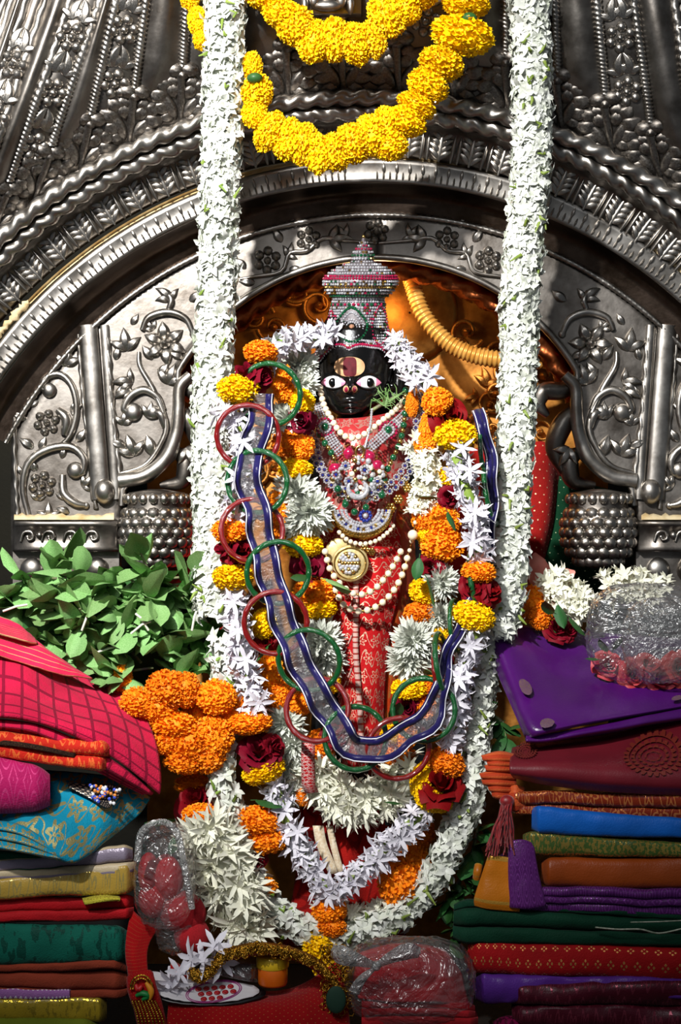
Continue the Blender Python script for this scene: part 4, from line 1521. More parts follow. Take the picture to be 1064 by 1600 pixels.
mb = MB(); mb.tube([P(566 + 42 * math.sin(a), 796 + 34 * math.cos(a), -.155) for a in np.linspace(-1.55, 1.55, 30)], [.004 + .009 * math.sin(PI * i / 29) for i in range(30)], 8, flat=.4)
mb.build('crescent_plate', M['gold_jewel'], t)
for q, rad, mt, nm in ((26, .0026, CR, 0), (32, .003, CR, 0), (38, .0026, None, 0), (43, .0026, CR, 0), (47, .0022, M['gold_jewel'], 0)):
    if mt is None: mt = [CR, M['gem_blue'], M['gold_jewel']]
    gems([(P(566 + q * 1.0 * math.sin(a), 796 + q * .82 * math.cos(a), -.165), Vector((0, -1, 0))) for a in np.linspace(-1.5, 1.5, int(q * .75))], rad, mt, 'crescent_row', t, mix=[0, 0, 1, 0, 2] if isinstance(mt, list) else None)
for a in np.linspace(0, 6.28, 11)[:-1]:
    link('blue_stone', bead_me('sapph', M['gem_blue']), t, Matrix.Translation(P(571 + 8 * math.cos(a), 806 + 8 * math.sin(a), -.168)) @ Matrix.Diagonal((.003, .003, .003, 1)))
link('blue_stone', bead_me('cryb', CR), t, Matrix.Translation(P(571, 806, -.169)) @ Matrix.Diagonal((.004, .004, .004, 1)))
string(t, [(530, 832, -.16), (545, 845, -.165), (565, 850, -.167), (588, 845, -.165), (606, 832, -.158), (614, 822, -.152)], 3.9, [PE], cord=False)

t = thing('gold_flower_chain', 'chain of gold flower clusters beside the crescent pendant', 'necklace', P(610, 800, -.14))
for x, y, r in ((636, 762, 8), (622, 780, 8), (610, 794, 9), (520, 800, 8), (514, 822, 11), (508, 805, 7), (527, 858, 8), (570, 858, 8), (580, 862, 7), (633, 748, 7)):
    for k in range(7):
        a = 2 * PI * k / 6
        q = 0 if k == 6 else r * .62
        link('gold_bead', bead_me('goldbead', M['gold_jewel']), t, Matrix.Translation(P(x + q * math.cos(a), y + q * math.sin(a), -.145)) @ Matrix.Diagonal((r * .00042, r * .0004, r * .00042, 1)))

t = thing('round_pendant', 'round cream pendant plate with a cluster of pearls at its centre', 'pendant', P(548, 905, -.15))
for cx, cy, r, y in ((530, 862, 20, -.150), (547, 880, 27, -.157)):
    mb = MB()
    mb.lathe([(.0005, .003), (r * .00085, .0032), (r * .001, .002), (r * .00102, -.001), (.0005, -.001)], (0, 0, 0), 36, fn=lambda th, h: 1 + .012 * math.cos(24 * th))
    o = mb.build('pendant_plate', mk('cream_enamel', '#cdbd8a', '#b39c62', rough=.4, metal=.4, scale=150), t)
    o.matrix_basis = Matrix.Translation(P(cx, cy, y) - WL[t.name]) @ Matrix.Rotation(PI / 2 - .05, 4, 'X')
    if r > 22:
        mb = MB(); mb.ball(P(cx - 2, cy, y - .002), .0175, 20, 8, 0, (1, .16, 1)); mb.build('pearl_backing', mk('dark_gold_backing', '#5a4526', '#3a2a14', rough=.4, metal=.6), t)
        mb = MB(); mb.tube([P(cx + 24.5 * math.cos(a), cy + 24.5 * math.sin(a), y - .004) for a in np.linspace(0, 6.283, 120)], .0011, 5, caps=False, fn=lambda q, th: 1 + .5 * math.cos(q * 2 * PI * 60)); mb.build('plate_rim', M['gold_jewel'], t)
        for rad, nn in ((0, 1), (5, 6), (10, 12), (14.5, 17)):
            for k in range(nn):
                a = 2 * PI * k / nn
                key, mt = ('cryb', CR) if k % 3 else ('goldbead', M['gold_jewel'])
                link('pearl', bead_me(key, mt), t, Matrix.Translation(P(cx - 2 + rad * math.cos(a), cy + rad * math.sin(a), y - .006)) @ Matrix.Diagonal((.0034, .0034, .0034, 1)))
t = thing('long_pearl_strings', 'double loop of large cream pearls over the red sari front', 'necklace', P(565, 955, -.17))
PB = [('pearl', M['pearl'], 1), ('goldbead', M['gold_jewel'], .36)]
string(t, [(508, 862, -0.167), (516, 890, -0.172), (534, 915, -0.175), (558, 929, -0.180), (583, 922, -0.177), (604, 900, -0.170), (618, 878, -0.162), (626, 862, -0.157)], 5.4, PB, 7.0)
string(t, [(524, 922, -0.162), (536, 944, -0.172), (558, 955, -0.180), (584, 950, -0.178), (606, 934, -0.170), (622, 912, -0.162), (632, 888, -0.157), (638, 866, -0.152)], 5.6, PB, 7.0)
string(t, [(671, 700, -0.152), (664, 740, -0.162), (656, 775, -0.167), (651, 805, -0.167), (645, 836, -0.162), (640, 860, -0.157)], 3.6, PB, 7.5)
link('bead', bead_me('pearl', M['pearl']), t, Matrix.Translation(P(645, 836, -0.172)) @ Matrix.Diagonal((.0078, .0078, .0078, 1)))
# ------------------------------------------------------------------ garlands
def strung(t, lst, y, mats=None):
    for e in lst:
        k, px, py, rx, ry = e[:5]
        rot = e[5] if len(e) > 5 else 0
        yy = e[6] if len(e) > 6 else y
        d = e[7] if len(e) > 7 else None
        flower(k, px, py, yy, rx, ry, rot, t, d)


# yellow marigold swags in front of the canopy
t = thing('yellow_marigold_garland', 'long yellow marigold garland hanging in a deep loop over the arch', 'garland', P(500, 270, -.14), 'yellow marigold swags')
pth = [(293, -25), (303, 12), (316, 50), (336, 90), (362, 118), (388, 128), (398, 150), (410, 170), (405, 190), (424, 205), (442, 212), (458, 222), (480, 228), (495, 238), (512, 240), (530, 236), (548, 228), (566, 222), (585, 215), (602, 225), (612, 205), (632, 190), (645, 172), (652, 152), (668, 132), (690, 105), (712, 62), (738, 44), (742, 14), (735, -22)]
yf = [('y', 297, -5, 17, 22), ('y', 308, 32, 16, 24), ('y', 316, 62, 15, 18), ('y', 394, 104, 17, 24), ('y', 401, 145, 26, 30, 10), ('y', 398, 178, 22, 24, -10), ('y', 422, 205, 24, 34, 30), ('y', 450, 218, 24, 34, 15), ('y', 475, 226, 25, 34, 8), ('y', 497, 240, 26, 32, -10),
      ('y', 524, 238, 26, 30, -10), ('y', 552, 224, 30, 32, -25), ('y', 582, 212, 30, 34, -30), ('y', 610, 228, 28, 24, -10), ('y', 606, 196, 26, 30, -20), ('y', 634, 190, 34, 24, 18), ('y', 650, 165, 34, 18, 25), ('y', 668, 134, 36, 24, 28), ('y', 690, 100, 38, 25, 22),
      ('y', 722, 55, 50, 30, 12), ('y', 728, 8, 38, 20, 5), ('y', 742, -24, 34, 22, 0)]
strung(t, yf, -.14)
mb = MB(); mb.tube(pcrv(pth, 80, -.135), .004, 6); mb.build('string', M['thread'], t)
for x, y in ((733, 28), (398, 122)):
    mb = MB(); mb.ball(P(x, y, -.16), .001, 8, 6, sc=(12, 10, 8)); mb.build('calyx', M['leaf_dark'], t)
t = thing('yellow_marigold_garland', 'shorter yellow marigold garland in a shallow loop at the top edge', 'garland', P(545, 80, -.155), 'yellow marigold swags')
strung(t, [('y', 412, -8, 30, 24, 10), ('y', 440, 20, 32, 25, 25), ('y', 462, 40, 30, 32, 20), ('y', 492, 66, 27, 34, 15), ('y', 522, 62, 26, 36, 0), ('y', 556, 68, 28, 34, -10), ('y', 582, 62, 22, 30, -20), ('y', 604, 20, 30, 40, -20), ('y', 636, 10, 26, 30, 10),
           ('y', 655, -10, 30, 26, 10)], -.155)
mb = MB(); mb.tube(pcrv([(400, -30), (440, 15), (490, 60), (545, 66), (590, 50), (630, 10), (660, -30)], 40, -.15), .004, 6); mb.build('string', M['thread'], t)

# the long white jasmine garland round everything
t = thing('jasmine_garland', 'very long thick white jasmine garland hanging down both sides of the arch', 'garland', P(500, 1465, -.17))
wl = [(352, -50, -.14), (350, 80, -.14), (347, 200, -.13), (342, 320, -.12), (340, 430, -.11), (334, 540, -.11), (331, 640, -.12), (329, 740, -.13), (332, 830, -.14), (330, 900, -.15), (334, 960, -.16)]
wr = [(824, -50, -.13), (830, 80, -.13), (831, 180, -.12), (828, 280, -.11), (818, 380, -.1), (812, 480, -.1), (809, 580, -.1), (806, 680, -.11), (799, 780, -.12), (797, 860, -.13), (792, 930, -.14), (776, 990, -.15)]
blossoms(wl, 9, lambda q: 33 - 4 * q, 14, 'j', t, 150, buds=26, cluster=1.25)
blossoms(wr, 9, lambda q: 32 - 3 * q, 14, 'j', t, 150, buds=40, cluster=1.25)
lowl = [(350, 1000, -.17), (352, 1080, -.18), (345, 1170, -.19), (352, 1240, -.2), (372, 1300, -.2), (392, 1370, -.2), (430, 1420, -.2), (480, 1455, -.2), (540, 1462, -.19)]
lowr = [(770, 1000, -.13), (752, 1080, -.15), (742, 1160, -.17), (738, 1230, -.18), (712, 1300, -.19), (690, 1350, -.19), (655, 1400, -.19), (610, 1440, -.19), (545, 1462, -.19)]
blossoms(lowl, 12, 22, 14, 'j', t, 0, buds=20, cluster=1.5, rnd=random.Random(91))
blossoms(lowr, 12, 23, 14, 'j', t, 0, buds=20, cluster=1.5, rnd=random.Random(92))

# outer mixed garland: tuberose stretches with groups of marigold, rose, marigold
t = thing('tuberose_garland', 'outer garland of starry tuberoses with orange marigold, rose and yellow marigold groups', 'garland', P(515, 1480, -.2))
Y1 = -.205
strung(t, [('o', 407, 550, 27, 19, 0), ('r', 382, 582, 24, 24, 0, Y1, (-.7, -.6, .4)), ('r', 408, 590, 22, 22, 0, Y1, (.6, -.7, .1)), ('y', 372, 609, 35, 24, 3),
           ('o', 360, 830, 30, 20, 0), ('r', 350, 858, 22, 22, 0, Y1, (-.8, -.5, .1)), ('r', 376, 858, 24, 24, 0, Y1, (.3, -.9, .4)), ('y', 364, 902, 34, 21, 0),
           ('r', 404, 1172, 32, 30, 0, Y1 - .01, (-.1, -.8, .6)), ('r', 430, 1168, 20, 20, 0, Y1 - .01, (.7, -.7, .2)), ('y', 412, 1205, 36, 20, -18),
           ('o', 405, 1282, 36, 22, 12), ('o', 418, 1313, 32, 21, -4), ('r', 398, 1342, 18, 16, 0, Y1, (0, -1, 0)), ('o', 414, 1386, 20, 16, 0),
           ('o', 683, 628, 25, 23, -15), ('r', 703, 648, 30, 28, 0, Y1, (.2, -.9, .3)), ('y', 711, 679, 34, 24, 0),
           ('o', 748, 893, 27, 18, 8), ('r', 738, 918, 26, 24, 0, Y1, (-.5, -.8, .2)), ('r', 766, 924, 24, 24, 0, Y1, (.6, -.8, .2)), ('y', 740, 962, 34, 24, 18),
           ('o', 697, 1192, 30, 24, 20), ('r', 690, 1222, 38, 30, 0, Y1 - .015, (0, -.55, .85)), ('y', 660, 1220, 20, 30, 10), ('y', 678, 1248, 32, 22, 12),
           ('o', 515, 1422, 28, 20, 0), ('o', 518, 1447, 26, 17, 6), ('y', 500, 1480, 32, 24, 35), ('y', 512, 1510, 24, 24, 0)], Y1)
for i, (pth, st) in enumerate(((([(520, 520, -.08), (485, 525, -.11), (445, 535, -.15), (420, 560, -.18)]), 11), ([(352, 640, -.2), (376, 660, -.2), (385, 720, -.2), (372, 780, -.2), (362, 812, -.2)], 11), ([(368, 925, -.2), (370, 960, -.2), (374, 1010, -.2), (386, 1060, -.205), (398, 1105, -.205)], 11),
                         ([(425, 1225, -.2), (440, 1260, -.205), (452, 1300, -.205), (478, 1345, -.21), (512, 1395, -.215)], 11), ([(618, 535, -.08), (640, 570, -.12), (668, 600, -.16)], 11), ([(712, 705, -.2), (722, 750, -.2), (738, 790, -.2), (745, 830, -.2), (748, 872, -.2)], 11),
                         ([(744, 985, -.2), (730, 1025, -.2), (718, 1070, -.2), (712, 1120, -.205), (705, 1168, -.205)], 11), ([(664, 1265, -.2), (640, 1290, -.205), (600, 1330, -.21), (560, 1365, -.21), (520, 1398, -.215)], 11))):
    blossoms(pth, st, 15, 21, 't', t, 38, cluster=1.8, rnd=random.Random(40 + i), jit=.9, name='tuberose_blossom')
for x, y, rr_, d in ((405, 1097, 30, (.2, -1, -.35)), (700, 1150, 28, (0, -1, -.4)), (515, 1390, 30, (0, -1, -.3)), (722, 700, 26, (.1, -1, .1)), (652, 592, 30, (.1, -1, .2)), (640, 565, 26, (-.2, -1, .2)), (735, 735, 26, (-.3, -1, 0)), (742, 800, 28, (.1, -1, .2)),
                     (736, 850, 28, (.2, -1, .1)), (365, 940, 28, (-.1, -1, -.2)), (372, 985, 26, (.1, -1, 0)), (384, 1030, 28, (-.2, -1, -.1)), (716, 1060, 28, (-.3, -1, .1)), (712, 1095, 28, (0, -1, -.1)), (735, 1010, 26, (0, -1, -.2)), (465, 1300, 26, (0, -1, .2)),
                     (590, 1345, 28, (0, -1, 0)), (625, 1310, 26, (.2, -1, -.2)), (505, 530, 24, (0, -1, .3)), (470, 530, 24, (0, -1, .3)), (380, 690, 26, (.2, -1, 0)), (372, 745, 26, (-.2, -1, 0))):
    link('tuberose_blossom', R.choice(FM['t']), t, axm(P(x, y, Y1 - .02 if y > 620 else -.15), d, R.uniform(0, 6), rr_ * .9 * S(Y1)))

# inner mixed garland
t = thing('chrysanthemum_garland', 'inner garland of white chrysanthemums, marigolds and roses around the idol', 'garland', P(565, 1290, -.17))
Y2 = -.155
F_ = (0, -1, .1)
strung(t, [('c', 468, 573, 31, 31, 0, -.1, (.0, -1, .2)), ('c', 470, 600, 28, 27, 0, -.11, (.1, -1, -.1)), ('o', 437, 590, 20, 22, 20, -.17), ('o', 444, 612, 18, 18, 0, -.16), ('y', 470, 627, 24, 20, 25), ('c', 447, 655, 32, 30, 0, Y2 + .01, (-.3, -1, 0)), ('r', 470, 656, 21, 21, 0, Y2 - .01, (0, -1, .1)),
           ('o', 450, 692, 26, 22, 0), ('o', 470, 698, 22, 22, 10), ('y', 462, 733, 27, 18, 0), ('c', 462, 770, 36, 36, 0, Y2, F_), ('c', 485, 800, 38, 38, 0, Y2 - .01, (.2, -1, -.1)), ('c', 470, 815, 34, 34, 0, Y2, (0, -1, -.3)), ('o', 440, 790, 22, 34, 0, Y2), ('o', 430, 830, 18, 26, 0, Y2),
           ('y', 475, 852, 31, 20, 0), ('r', 482, 884, 27, 24, 0, Y2 - .01, (.1, -1, .2)), ('o', 490, 925, 34, 24, 5), ('y', 498, 950, 30, 18, 0), ('y', 412, 975, 22, 24, 0, Y2), ('c', 500, 1000, 38, 38, 0, Y2, F_), ('c', 508, 1030, 34, 34, 0, Y2, (.1, -1, -.3)), ('r', 415, 1005, 18, 18, 0, Y2, (0, -1, 0)),
           ('o', 420, 1050, 26, 30, -10), ('o', 436, 1085, 24, 24, 0), ('y', 514, 1066, 19, 20, 0), ('o', 470, 1100, 22, 18, 0, Y2), ('c', 445, 1130, 30, 34, 0, Y2, (-.2, -1, 0)), ('c', 455, 1165, 30, 32, 0, Y2, (0, -1, -.2)), ('c', 452, 1200, 30, 30, 0, Y2, (0, -1, 0)), ('o', 500, 1165, 26, 26, 0, Y2 + .02),
           ('o', 476, 1245, 16, 16, 0, Y2 - .01), ('c', 452, 1235, 28, 28, 0, Y2, F_), ('r', 520, 1150, 18, 18, 0, Y2, F_),
           ('o', 644, 632, 11, 20, 0, -.11), ('o', 668, 668, 14, 28, 10, Y2), ('o', 664, 695, 18, 18, 0, Y2), ('y', 704, 746, 23, 17, 10), ('r', 701, 775, 16, 15, 0, Y2 - .02, F_), ('o', 690, 815, 30, 28, 20), ('o', 662, 812, 20, 20, 0, Y2), ('o', 690, 850, 36, 28, 5), ('y', 668, 838, 18, 18, 0), ('r', 672, 885, 17, 20, 0, Y2 - .01, (-.3, -1, 0)),
           ('c', 690, 910, 30, 30, 0, Y2, (.2, -1, .2)), ('y', 662, 925, 25, 20, 30), ('o', 655, 958, 25, 18, 0), ('c', 685, 965, 26, 28, 0, Y2, F_), ('c', 645, 1000, 36, 34, 0, Y2 - .01, F_), ('c', 640, 1030, 38, 34, 0, Y2, (-.2, -1, -.3)), ('c', 668, 1010, 28, 30, 0, Y2, (.3, -1, 0)), ('y', 688, 998, 18, 18, 0, Y2 - .01), ('y', 640, 1076, 30, 19, 0),
           ('o', 680, 1070, 22, 20, 0, Y2), ('r', 690, 1035, 16, 18, 0, Y2 - .02, (-.1, -1, 0)), ('r', 636, 1105, 24, 20, 0, Y2 - .01, (0, -1, .1)), ('o', 665, 1105, 18, 20, 0, Y2), ('y', 610, 1148, 16, 16, 0, Y2), ('o', 636, 1150, 18, 20, 0, Y2), ('o', 620, 1180, 30, 16, 0, Y2),
           ('o', 655, 1300, 26, 30, 0, Y2 + .02), ('o', 645, 1335, 24, 24, 0, Y2 + .01), ('o', 628, 1380, 40, 40, 0, Y2 - .02), ('o', 655, 1365, 24, 30, 0, Y2)], Y2)
blossoms([(490, 1200, -.165), (512, 1235, -.17), (550, 1258, -.175), (590, 1250, -.175), (622, 1228, -.17), (648, 1200, -.16)], 12, 26, 27, 'w', t, 60, cluster=1.8, rnd=random.Random(70), jit=.9, name='chrysanthemum')
blossoms([(648, 690, -.14), (668, 720, -.155), (668, 760, -.155), (655, 800, -.15)], 10, 20, 13, 's', t, 60, cluster=1.5, rnd=random.Random(71))
blossoms([(500, 1400, -.16), (560, 1440, -.17), (620, 1420, -.17)], 12, 18, 17, 's', t, 30, cluster=1.7, rnd=random.Random(72))
for x, y, d, r, k in ((655, 872, (-.2, -.3, -.9), 34, 'd'), (668, 905, (.5, -.3, -.8), 44, 'd'), (510, 905, (.9, -.4, -.1), 46, 'l'), (682, 778, (-.8, -.4, .3), 34, 'd'), (700, 800, (.5, -.5, -.7), 34, 'd'), (400, 1250, (.9, -.4, .1), 44, 'd'), (624, 1255, (-.7, -.5, .4), 28, 'd'), (612, 1125, (.2, -.4, .9), 40, 'd'),
                      (680, 1055, (-.4, -.6, .6), 28, 'l'), (418, 1010, (-.7, -.5, -.5), 30, 'd'), (488, 900, (-.8, -.5, .2), 36, 'd')):
    link('leaf', R.choice(FM[k]), t, axm(P(x, y, -.21), d, R.uniform(-.5, .5), r * S(-.2)))

# long petalled white bundle at the lower left of the garland
t = thing('white_spray_bundle', 'shaggy bundle of long white petals at the lower left end of garlands', 'garland', P(400, 1480, -.22))
blossoms([(322, 1290, -.22), (345, 1340, -.225), (370, 1400, -.23), (390, 1455, -.225)], 13, lambda q: 36 - 8 * q, 36, 'w', t, 150, cluster=2.0, rnd=random.Random(73), name='petal_spray', jit=1.0)

# pile of orange marigold garland beside the pink sari
t = thing('orange_marigold_garland', 'heap of orange marigold garland between basil leaves and pink sari', 'garland', P(310, 1205, -.2))
strung(t, [('o', 190, 1062, 18, 26, 0, -.17), ('o', 216, 1098, 30, 24, 10), ('o', 262, 1078, 36, 32, 0), ('o', 248, 1106, 30, 24, 0), ('o', 290, 1078, 26, 28, 0), ('o', 338, 1090, 32, 28, 10), ('o', 272, 1132, 38, 22, 5), ('o', 308, 1112, 24, 34, 20, -.18), ('o', 262, 1160, 30, 20, -6), ('o', 300, 1162, 36, 32, -20),
           ('o', 335, 1150, 32, 32, -20), ('o', 290, 1188, 34, 22, 0), ('o', 325, 1180, 30, 28, -25), ('o', 390, 1130, 36, 18, -4), ('o', 352, 1120, 30, 22, 0, -.19), ('o', 372, 1098, 24, 22, 0, -.18), ('o', 242, 1135, 24, 20, 0, -.18), ('o', 404, 1060, 22, 30, 0, -.16)], -.215)
t = thing('rose_marigold_cluster', 'dark rose between two small orange marigolds under the orange heap', 'flowers', P(305, 1285, -.19))
strung(t, [('o', 302, 1226, 30, 16, 0, -.16), ('r', 305, 1250, 34, 28, 0, -.19, (-.1, -.8, .6)), ('o', 311, 1272, 28, 17, -6, -.21)], -.19)
for x, y, d in ((285, 1290, (-.5, -.4, -.6)), (345, 1270, (.8, -.3, .1)), (275, 1280, (-.8, -.3, .2))):
    link('leaf', R.choice(FM['d']), t, axm(P(x, y, -.19), d, 0, .045))

# basil heap
t = thing('basil_garland', 'heap of fresh green basil leaves on stems left of the garlands', 'leaves', P(170, 1050, -.14))
rr = random.Random(17)
mb = MB()
spots = []
for i in range(52):
    for _ in range(40):
        x, y = rr.uniform(0, 350), rr.uniform(868, 1075)
        top = 868 + 55 * ((x - 190) / 190) ** 2 if x < 300 else 890 + (x - 300) * .9
        bot = 985 + max(0, x - 20) * .42 if x < 200 else 1068
        if top < y < bot: break
    spots.append((x, y))
nleaf = 0
for x, y in spots:
    d0 = Vector((rr.uniform(-1, 1) + (x - 170) / 260, rr.uniform(-.9, -.2), rr.uniform(-.7, .9) - (y - 960) / 160)).normalized()
    o = P(x, y, -.125 + .06 * abs(x - 170) / 170 - rr.uniform(0, .05))
    mb.tube([o - d0 * .05, o, o + d0 * .03], .0022, 5)
    for k in range(6):
        if nleaf >= 300: break
        sd = Vector((rr.gauss(0, 1), rr.gauss(0, 1) - .8, rr.gauss(0, 1)))
        d = (d0 * .6 + sd * .6 + Vector((0, -.25, 0))).normalized()
        sc = rr.uniform(.046, .07) * (.75 if k > 3 else 1)
        link('leaf', rr.choice(FM['l']), t, axm(o + d0 * rr.uniform(-.03, .03), d, rr.choice((0, PI)) + rr.uniform(-.6, .6), sc))
        nleaf += 1
stuff(mb.build('stems', M['stem'], t))
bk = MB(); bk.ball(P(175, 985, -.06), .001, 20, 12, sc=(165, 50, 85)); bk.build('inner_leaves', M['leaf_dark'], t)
mb = MB()
for (x, y, a) in ((128, 985, 70), (205, 990, 40), (150, 1020, 20), (232, 985, 120), (5, 955, 20), (300, 985, 80)):
    mb.tube([P(x, y, -.19), P(x + 22 * math.cos(math.radians(a)), y - 22 * math.sin(math.radians(a)), -.195), P(x + 40 * math.cos(math.radians(a)), y - 30 * math.sin(math.radians(a)), -.19)], .0018, 5)
stuff(mb.build('tie_threads', M['thread'], t))


def sprig(label, pts, n, size, y, seed, k='d'):
    t = thing('basil_sprig', label, 'leaves', P(pts[-1][0], pts[-1][1], y), 'loose leafy sprigs')
    rr = random.Random(seed)
    pth = pcrv(pts, 30, y + .02)
    mb = MB(); mb.tube(pth, .003, 5); mb.build('stem', M['stem'], t)
    for i in range(n):
        p = pth[int(i / n * 29)]
        d = Vector((rr.uniform(-1, 1), rr.uniform(-1, -.2), rr.uniform(-.9, .6))).normalized()
        link('leaf', rr.choice(FM[k]), t, axm(p, d, rr.uniform(-.8, .8), size * rr.uniform(.7, 1.1) * .001))


sprig('dark green sprig between the purple sari and the orange pleated edge', [(735, 1075), (760, 1110), (785, 1130), (790, 1160)], 16, 42, -.15, 5)
sprig('long dark green sprig running down beside the red tassel', [(748, 1290), (735, 1340), (712, 1385), (690, 1420)], 26, 46, -.17, 6)
sprig('low dark green sprig between white jasmine and green folded sari', [(745, 1400), (715, 1440), (705, 1480)], 14, 40, -.16, 7)
sprig('small feathery green sprig beside the idol ear', [(580, 642), (600, 630), (622, 618)], 0, 10, -.1, 8)
o = [o for o in bpy.data.objects if o.name.startswith('basil_sprig')][-1]
mb = MB()
rr = random.Random(9)
for i in range(26):
    p = P(rr.uniform(588, 622), 0, 0).x
    x = rr.uniform(598, 622); b = P(x, 640 - (x - 586) * .55, -.11)
    mb.tube([b, b + Vector((rr.uniform(-.02, .012), -.008, rr.uniform(-.006, .02))), b + Vector((rr.uniform(-.02, .02), -.01, rr.uniform(-.012, .03)))], [.0009, .0008, .0003], 4)
stuff(mb.build('fronds', M['leaf'], o))

# flowers lying on the right behind the purple sari
t = thing('white_flower_pile', 'pile of white blossoms behind the purple sari and plastic bag', 'flowers', P(920, 985, -.08))
blossoms([(862, 912, -.06), (885, 935, -.08), (915, 955, -.09)], 12, 32, 17, 's', t, 90, cluster=1.5, rnd=random.Random(74))
blossoms([(950, 925, -.05), (980, 915, -.05), (1030, 930, -.05)], 12, 30, 17, 's', t, 50, cluster=1.5, rnd=random.Random(75))
t = thing('marigold_cluster', 'dim orange marigolds with a pink rose beside the white blossom pile', 'flowers', P(850, 980, -.09))
strung(t, [('o', 832, 945, 22, 30, 0, -.08), ('o', 845, 965, 20, 20, 0, -.1), ('r', 870, 982, 22, 18, 0, -.11, (0, -.8, .5)), ('r', 890, 985, 16, 14, 0, -.11, (.4, -.8, .4))], -.1)
for x, y, d in ((872, 945, (.3, -.5, -.7)), (890, 965, (.6, -.4, -.4)), (860, 960, (-.2, -.5, .7))):
    link('leaf', R.choice(FM['d']), t, axm(P(x, y, -.12), d, 0, .036))
M['lily'] = mk('pink_lily_petal', '#d9897a', '#b5584e', rough=.5, scale=30, sss=.1)
t = thing('pink_lily', 'pink lily petals in the shade below the green dotted cloth', 'flower', P(850, 925, .0))
for d in ((-.15, -.3, 1), (.75, -.4, .55), (-.6, -.3, .5), (.2, -.7, .3), (.9, -.2, .15)):
    mb = MB(); strip(mb, Vector((0, 0, 0)), Vector(d), Vector((0, -1, .3)), .062, .022, -.25, 0, 6, .5)
    link('petal', mb.mesh('petal', M['lily']), t, Matrix.Translation(P(845, 925, -.03)))

# loose tuberose fallen at the lower left
t = thing('fallen_tuberose', 'loose white tuberose spray fallen over the red velvet cloth', 'flower', P(280, 1560, -.3))
for x, y, d, r in ((335, 1480, (.1, -.6, .9), 34), (318, 1500, (-.4, -.7, .5), 36), (345, 1502, (.6, -.8, -.1), 36), (300, 1498, (-.8, -.6, .2), 34), (322, 1520, (.2, -.8, -.6), 30), (268, 1535, (-.3, -.8, -.4), 34), (280, 1520, (.5, -.8, .4), 30), (262, 1545, (0, -.7, -.8), 34)):
    link('tuberose_blossom', R.choice(FM['t']), t, axm(P(x, y, -.315), d, 1, r * S(-.31)))
mb = MB(); mb.tube(pcrv([(330, 1490), (300, 1512), (275, 1530), (262, 1545)], 12, -.305), .0025, 5); mb.build('stem', M['bud'], t)

# ------------------------------------------------------------------ bangle chain on a navy ribbon
M['bangle_red'] = mk('red_glass_bangle', '#8a0f0f', '#5c0808', rough=.12, coat=1, scale=60, bump=.3, bscale=90)
M['bangle_green'] = mk('green_glass_bangle', '#0b5a26', '#06381a', rough=.12, coat=1, scale=60, bump=.3, bscale=90)
M['navy'] = fabric('navy_ribbon', '#1d1850', '#e9e9f2', 'stripe', (1, 1), thr=0.0, rough=.35, sheen=.4, zari=0)
M['piping'] = mk('white_piping', '#e6e6ee', rough=.5)
M['gauze'] = filmmat('ribbon_gauze', '#e8e8f0', .12, .1, 60.0)
t = thing('bangle_chain', 'chain of red and green glass bangles linked by a navy ribbon', 'garland', P(570, 1210, -.25))
CH = [(408, 615, -.215), (404, 668, -.225), (386, 735, -.23), (402, 800, -.235), (414, 870, -.24), (432, 935, -.245), (454, 1000, -.25), (484, 1065, -.25), (518, 1120, -.25), (548, 1165, -.25), (590, 1172, -.25), (630, 1150, -.245), (668, 1125, -.24), (688, 1080, -.23), (700, 1020, -.22), (742, 930, -.19),
      (762, 850, -.175), (769, 770, -.165), (764, 700, -.16), (745, 640, -.15)]
chp = pcrv(CH, 200)
rb = even(chp, .0105)
nR = len(rb)
edges = {-1: [], 1: []}
for i, (p, T) in enumerate(rb):
    side = T.cross(Vector((0, -1, 0))).normalized()
    wv = .012 * math.sin(i * .0105 / .066 * 2 * PI)
    for sg in (-1, 1):
        edges[sg].append((p + side * (.0022 * math.sin(i * .0105 / .066 * 2 * PI + .8) + sg * .0145 * (.94 + .06 * math.cos(i * .0105 / .066 * 2 * PI)) * (1 - .72 * sm(.125, .155, p.x))) + Vector((0, -.004 + wv, 0)), side))
for sg in (-1, 1):
    mb = MB(); mb.grid([[p + s_ * (-sg * .0055) + Vector((0, .001, 0)), p + Vector((0, -.002, 0)), p + s_ * (sg * .0055) + Vector((0, .001, 0))] for p, s_ in edges[sg]], us=1, vs=1)
    solid(mb.build('ribbon_edge', M['navy'], t), .0015)
    mb = MB(); mb.tube([p + s_ * (sg * .0035) + Vector((0, -.003, 0)) for p, s_ in edges[sg]], .0009, 5); mb.build('ribbon_piping', M['piping'], t)
mb = MB(); mb.grid([[a[0] + Vector((0, .001, 0)), (a[0] + b[0]) * .5, b[0] + Vector((0, .001, 0))] for a, b in zip(edges[-1], edges[1])])
mb.build('ribbon_gauze', M['gauze'], t)


def bangle_me(mat):
    mb = MB()
    mb.tube([Vector((math.cos(a), math.sin(a), 0)) for a in np.linspace(0, 2 * PI, 57)], .095, 8, caps=False, fn=lambda q, th: 1 + .1 * math.cos(q * 2 * PI * 40))
    return mb.mesh('bangle', mat)


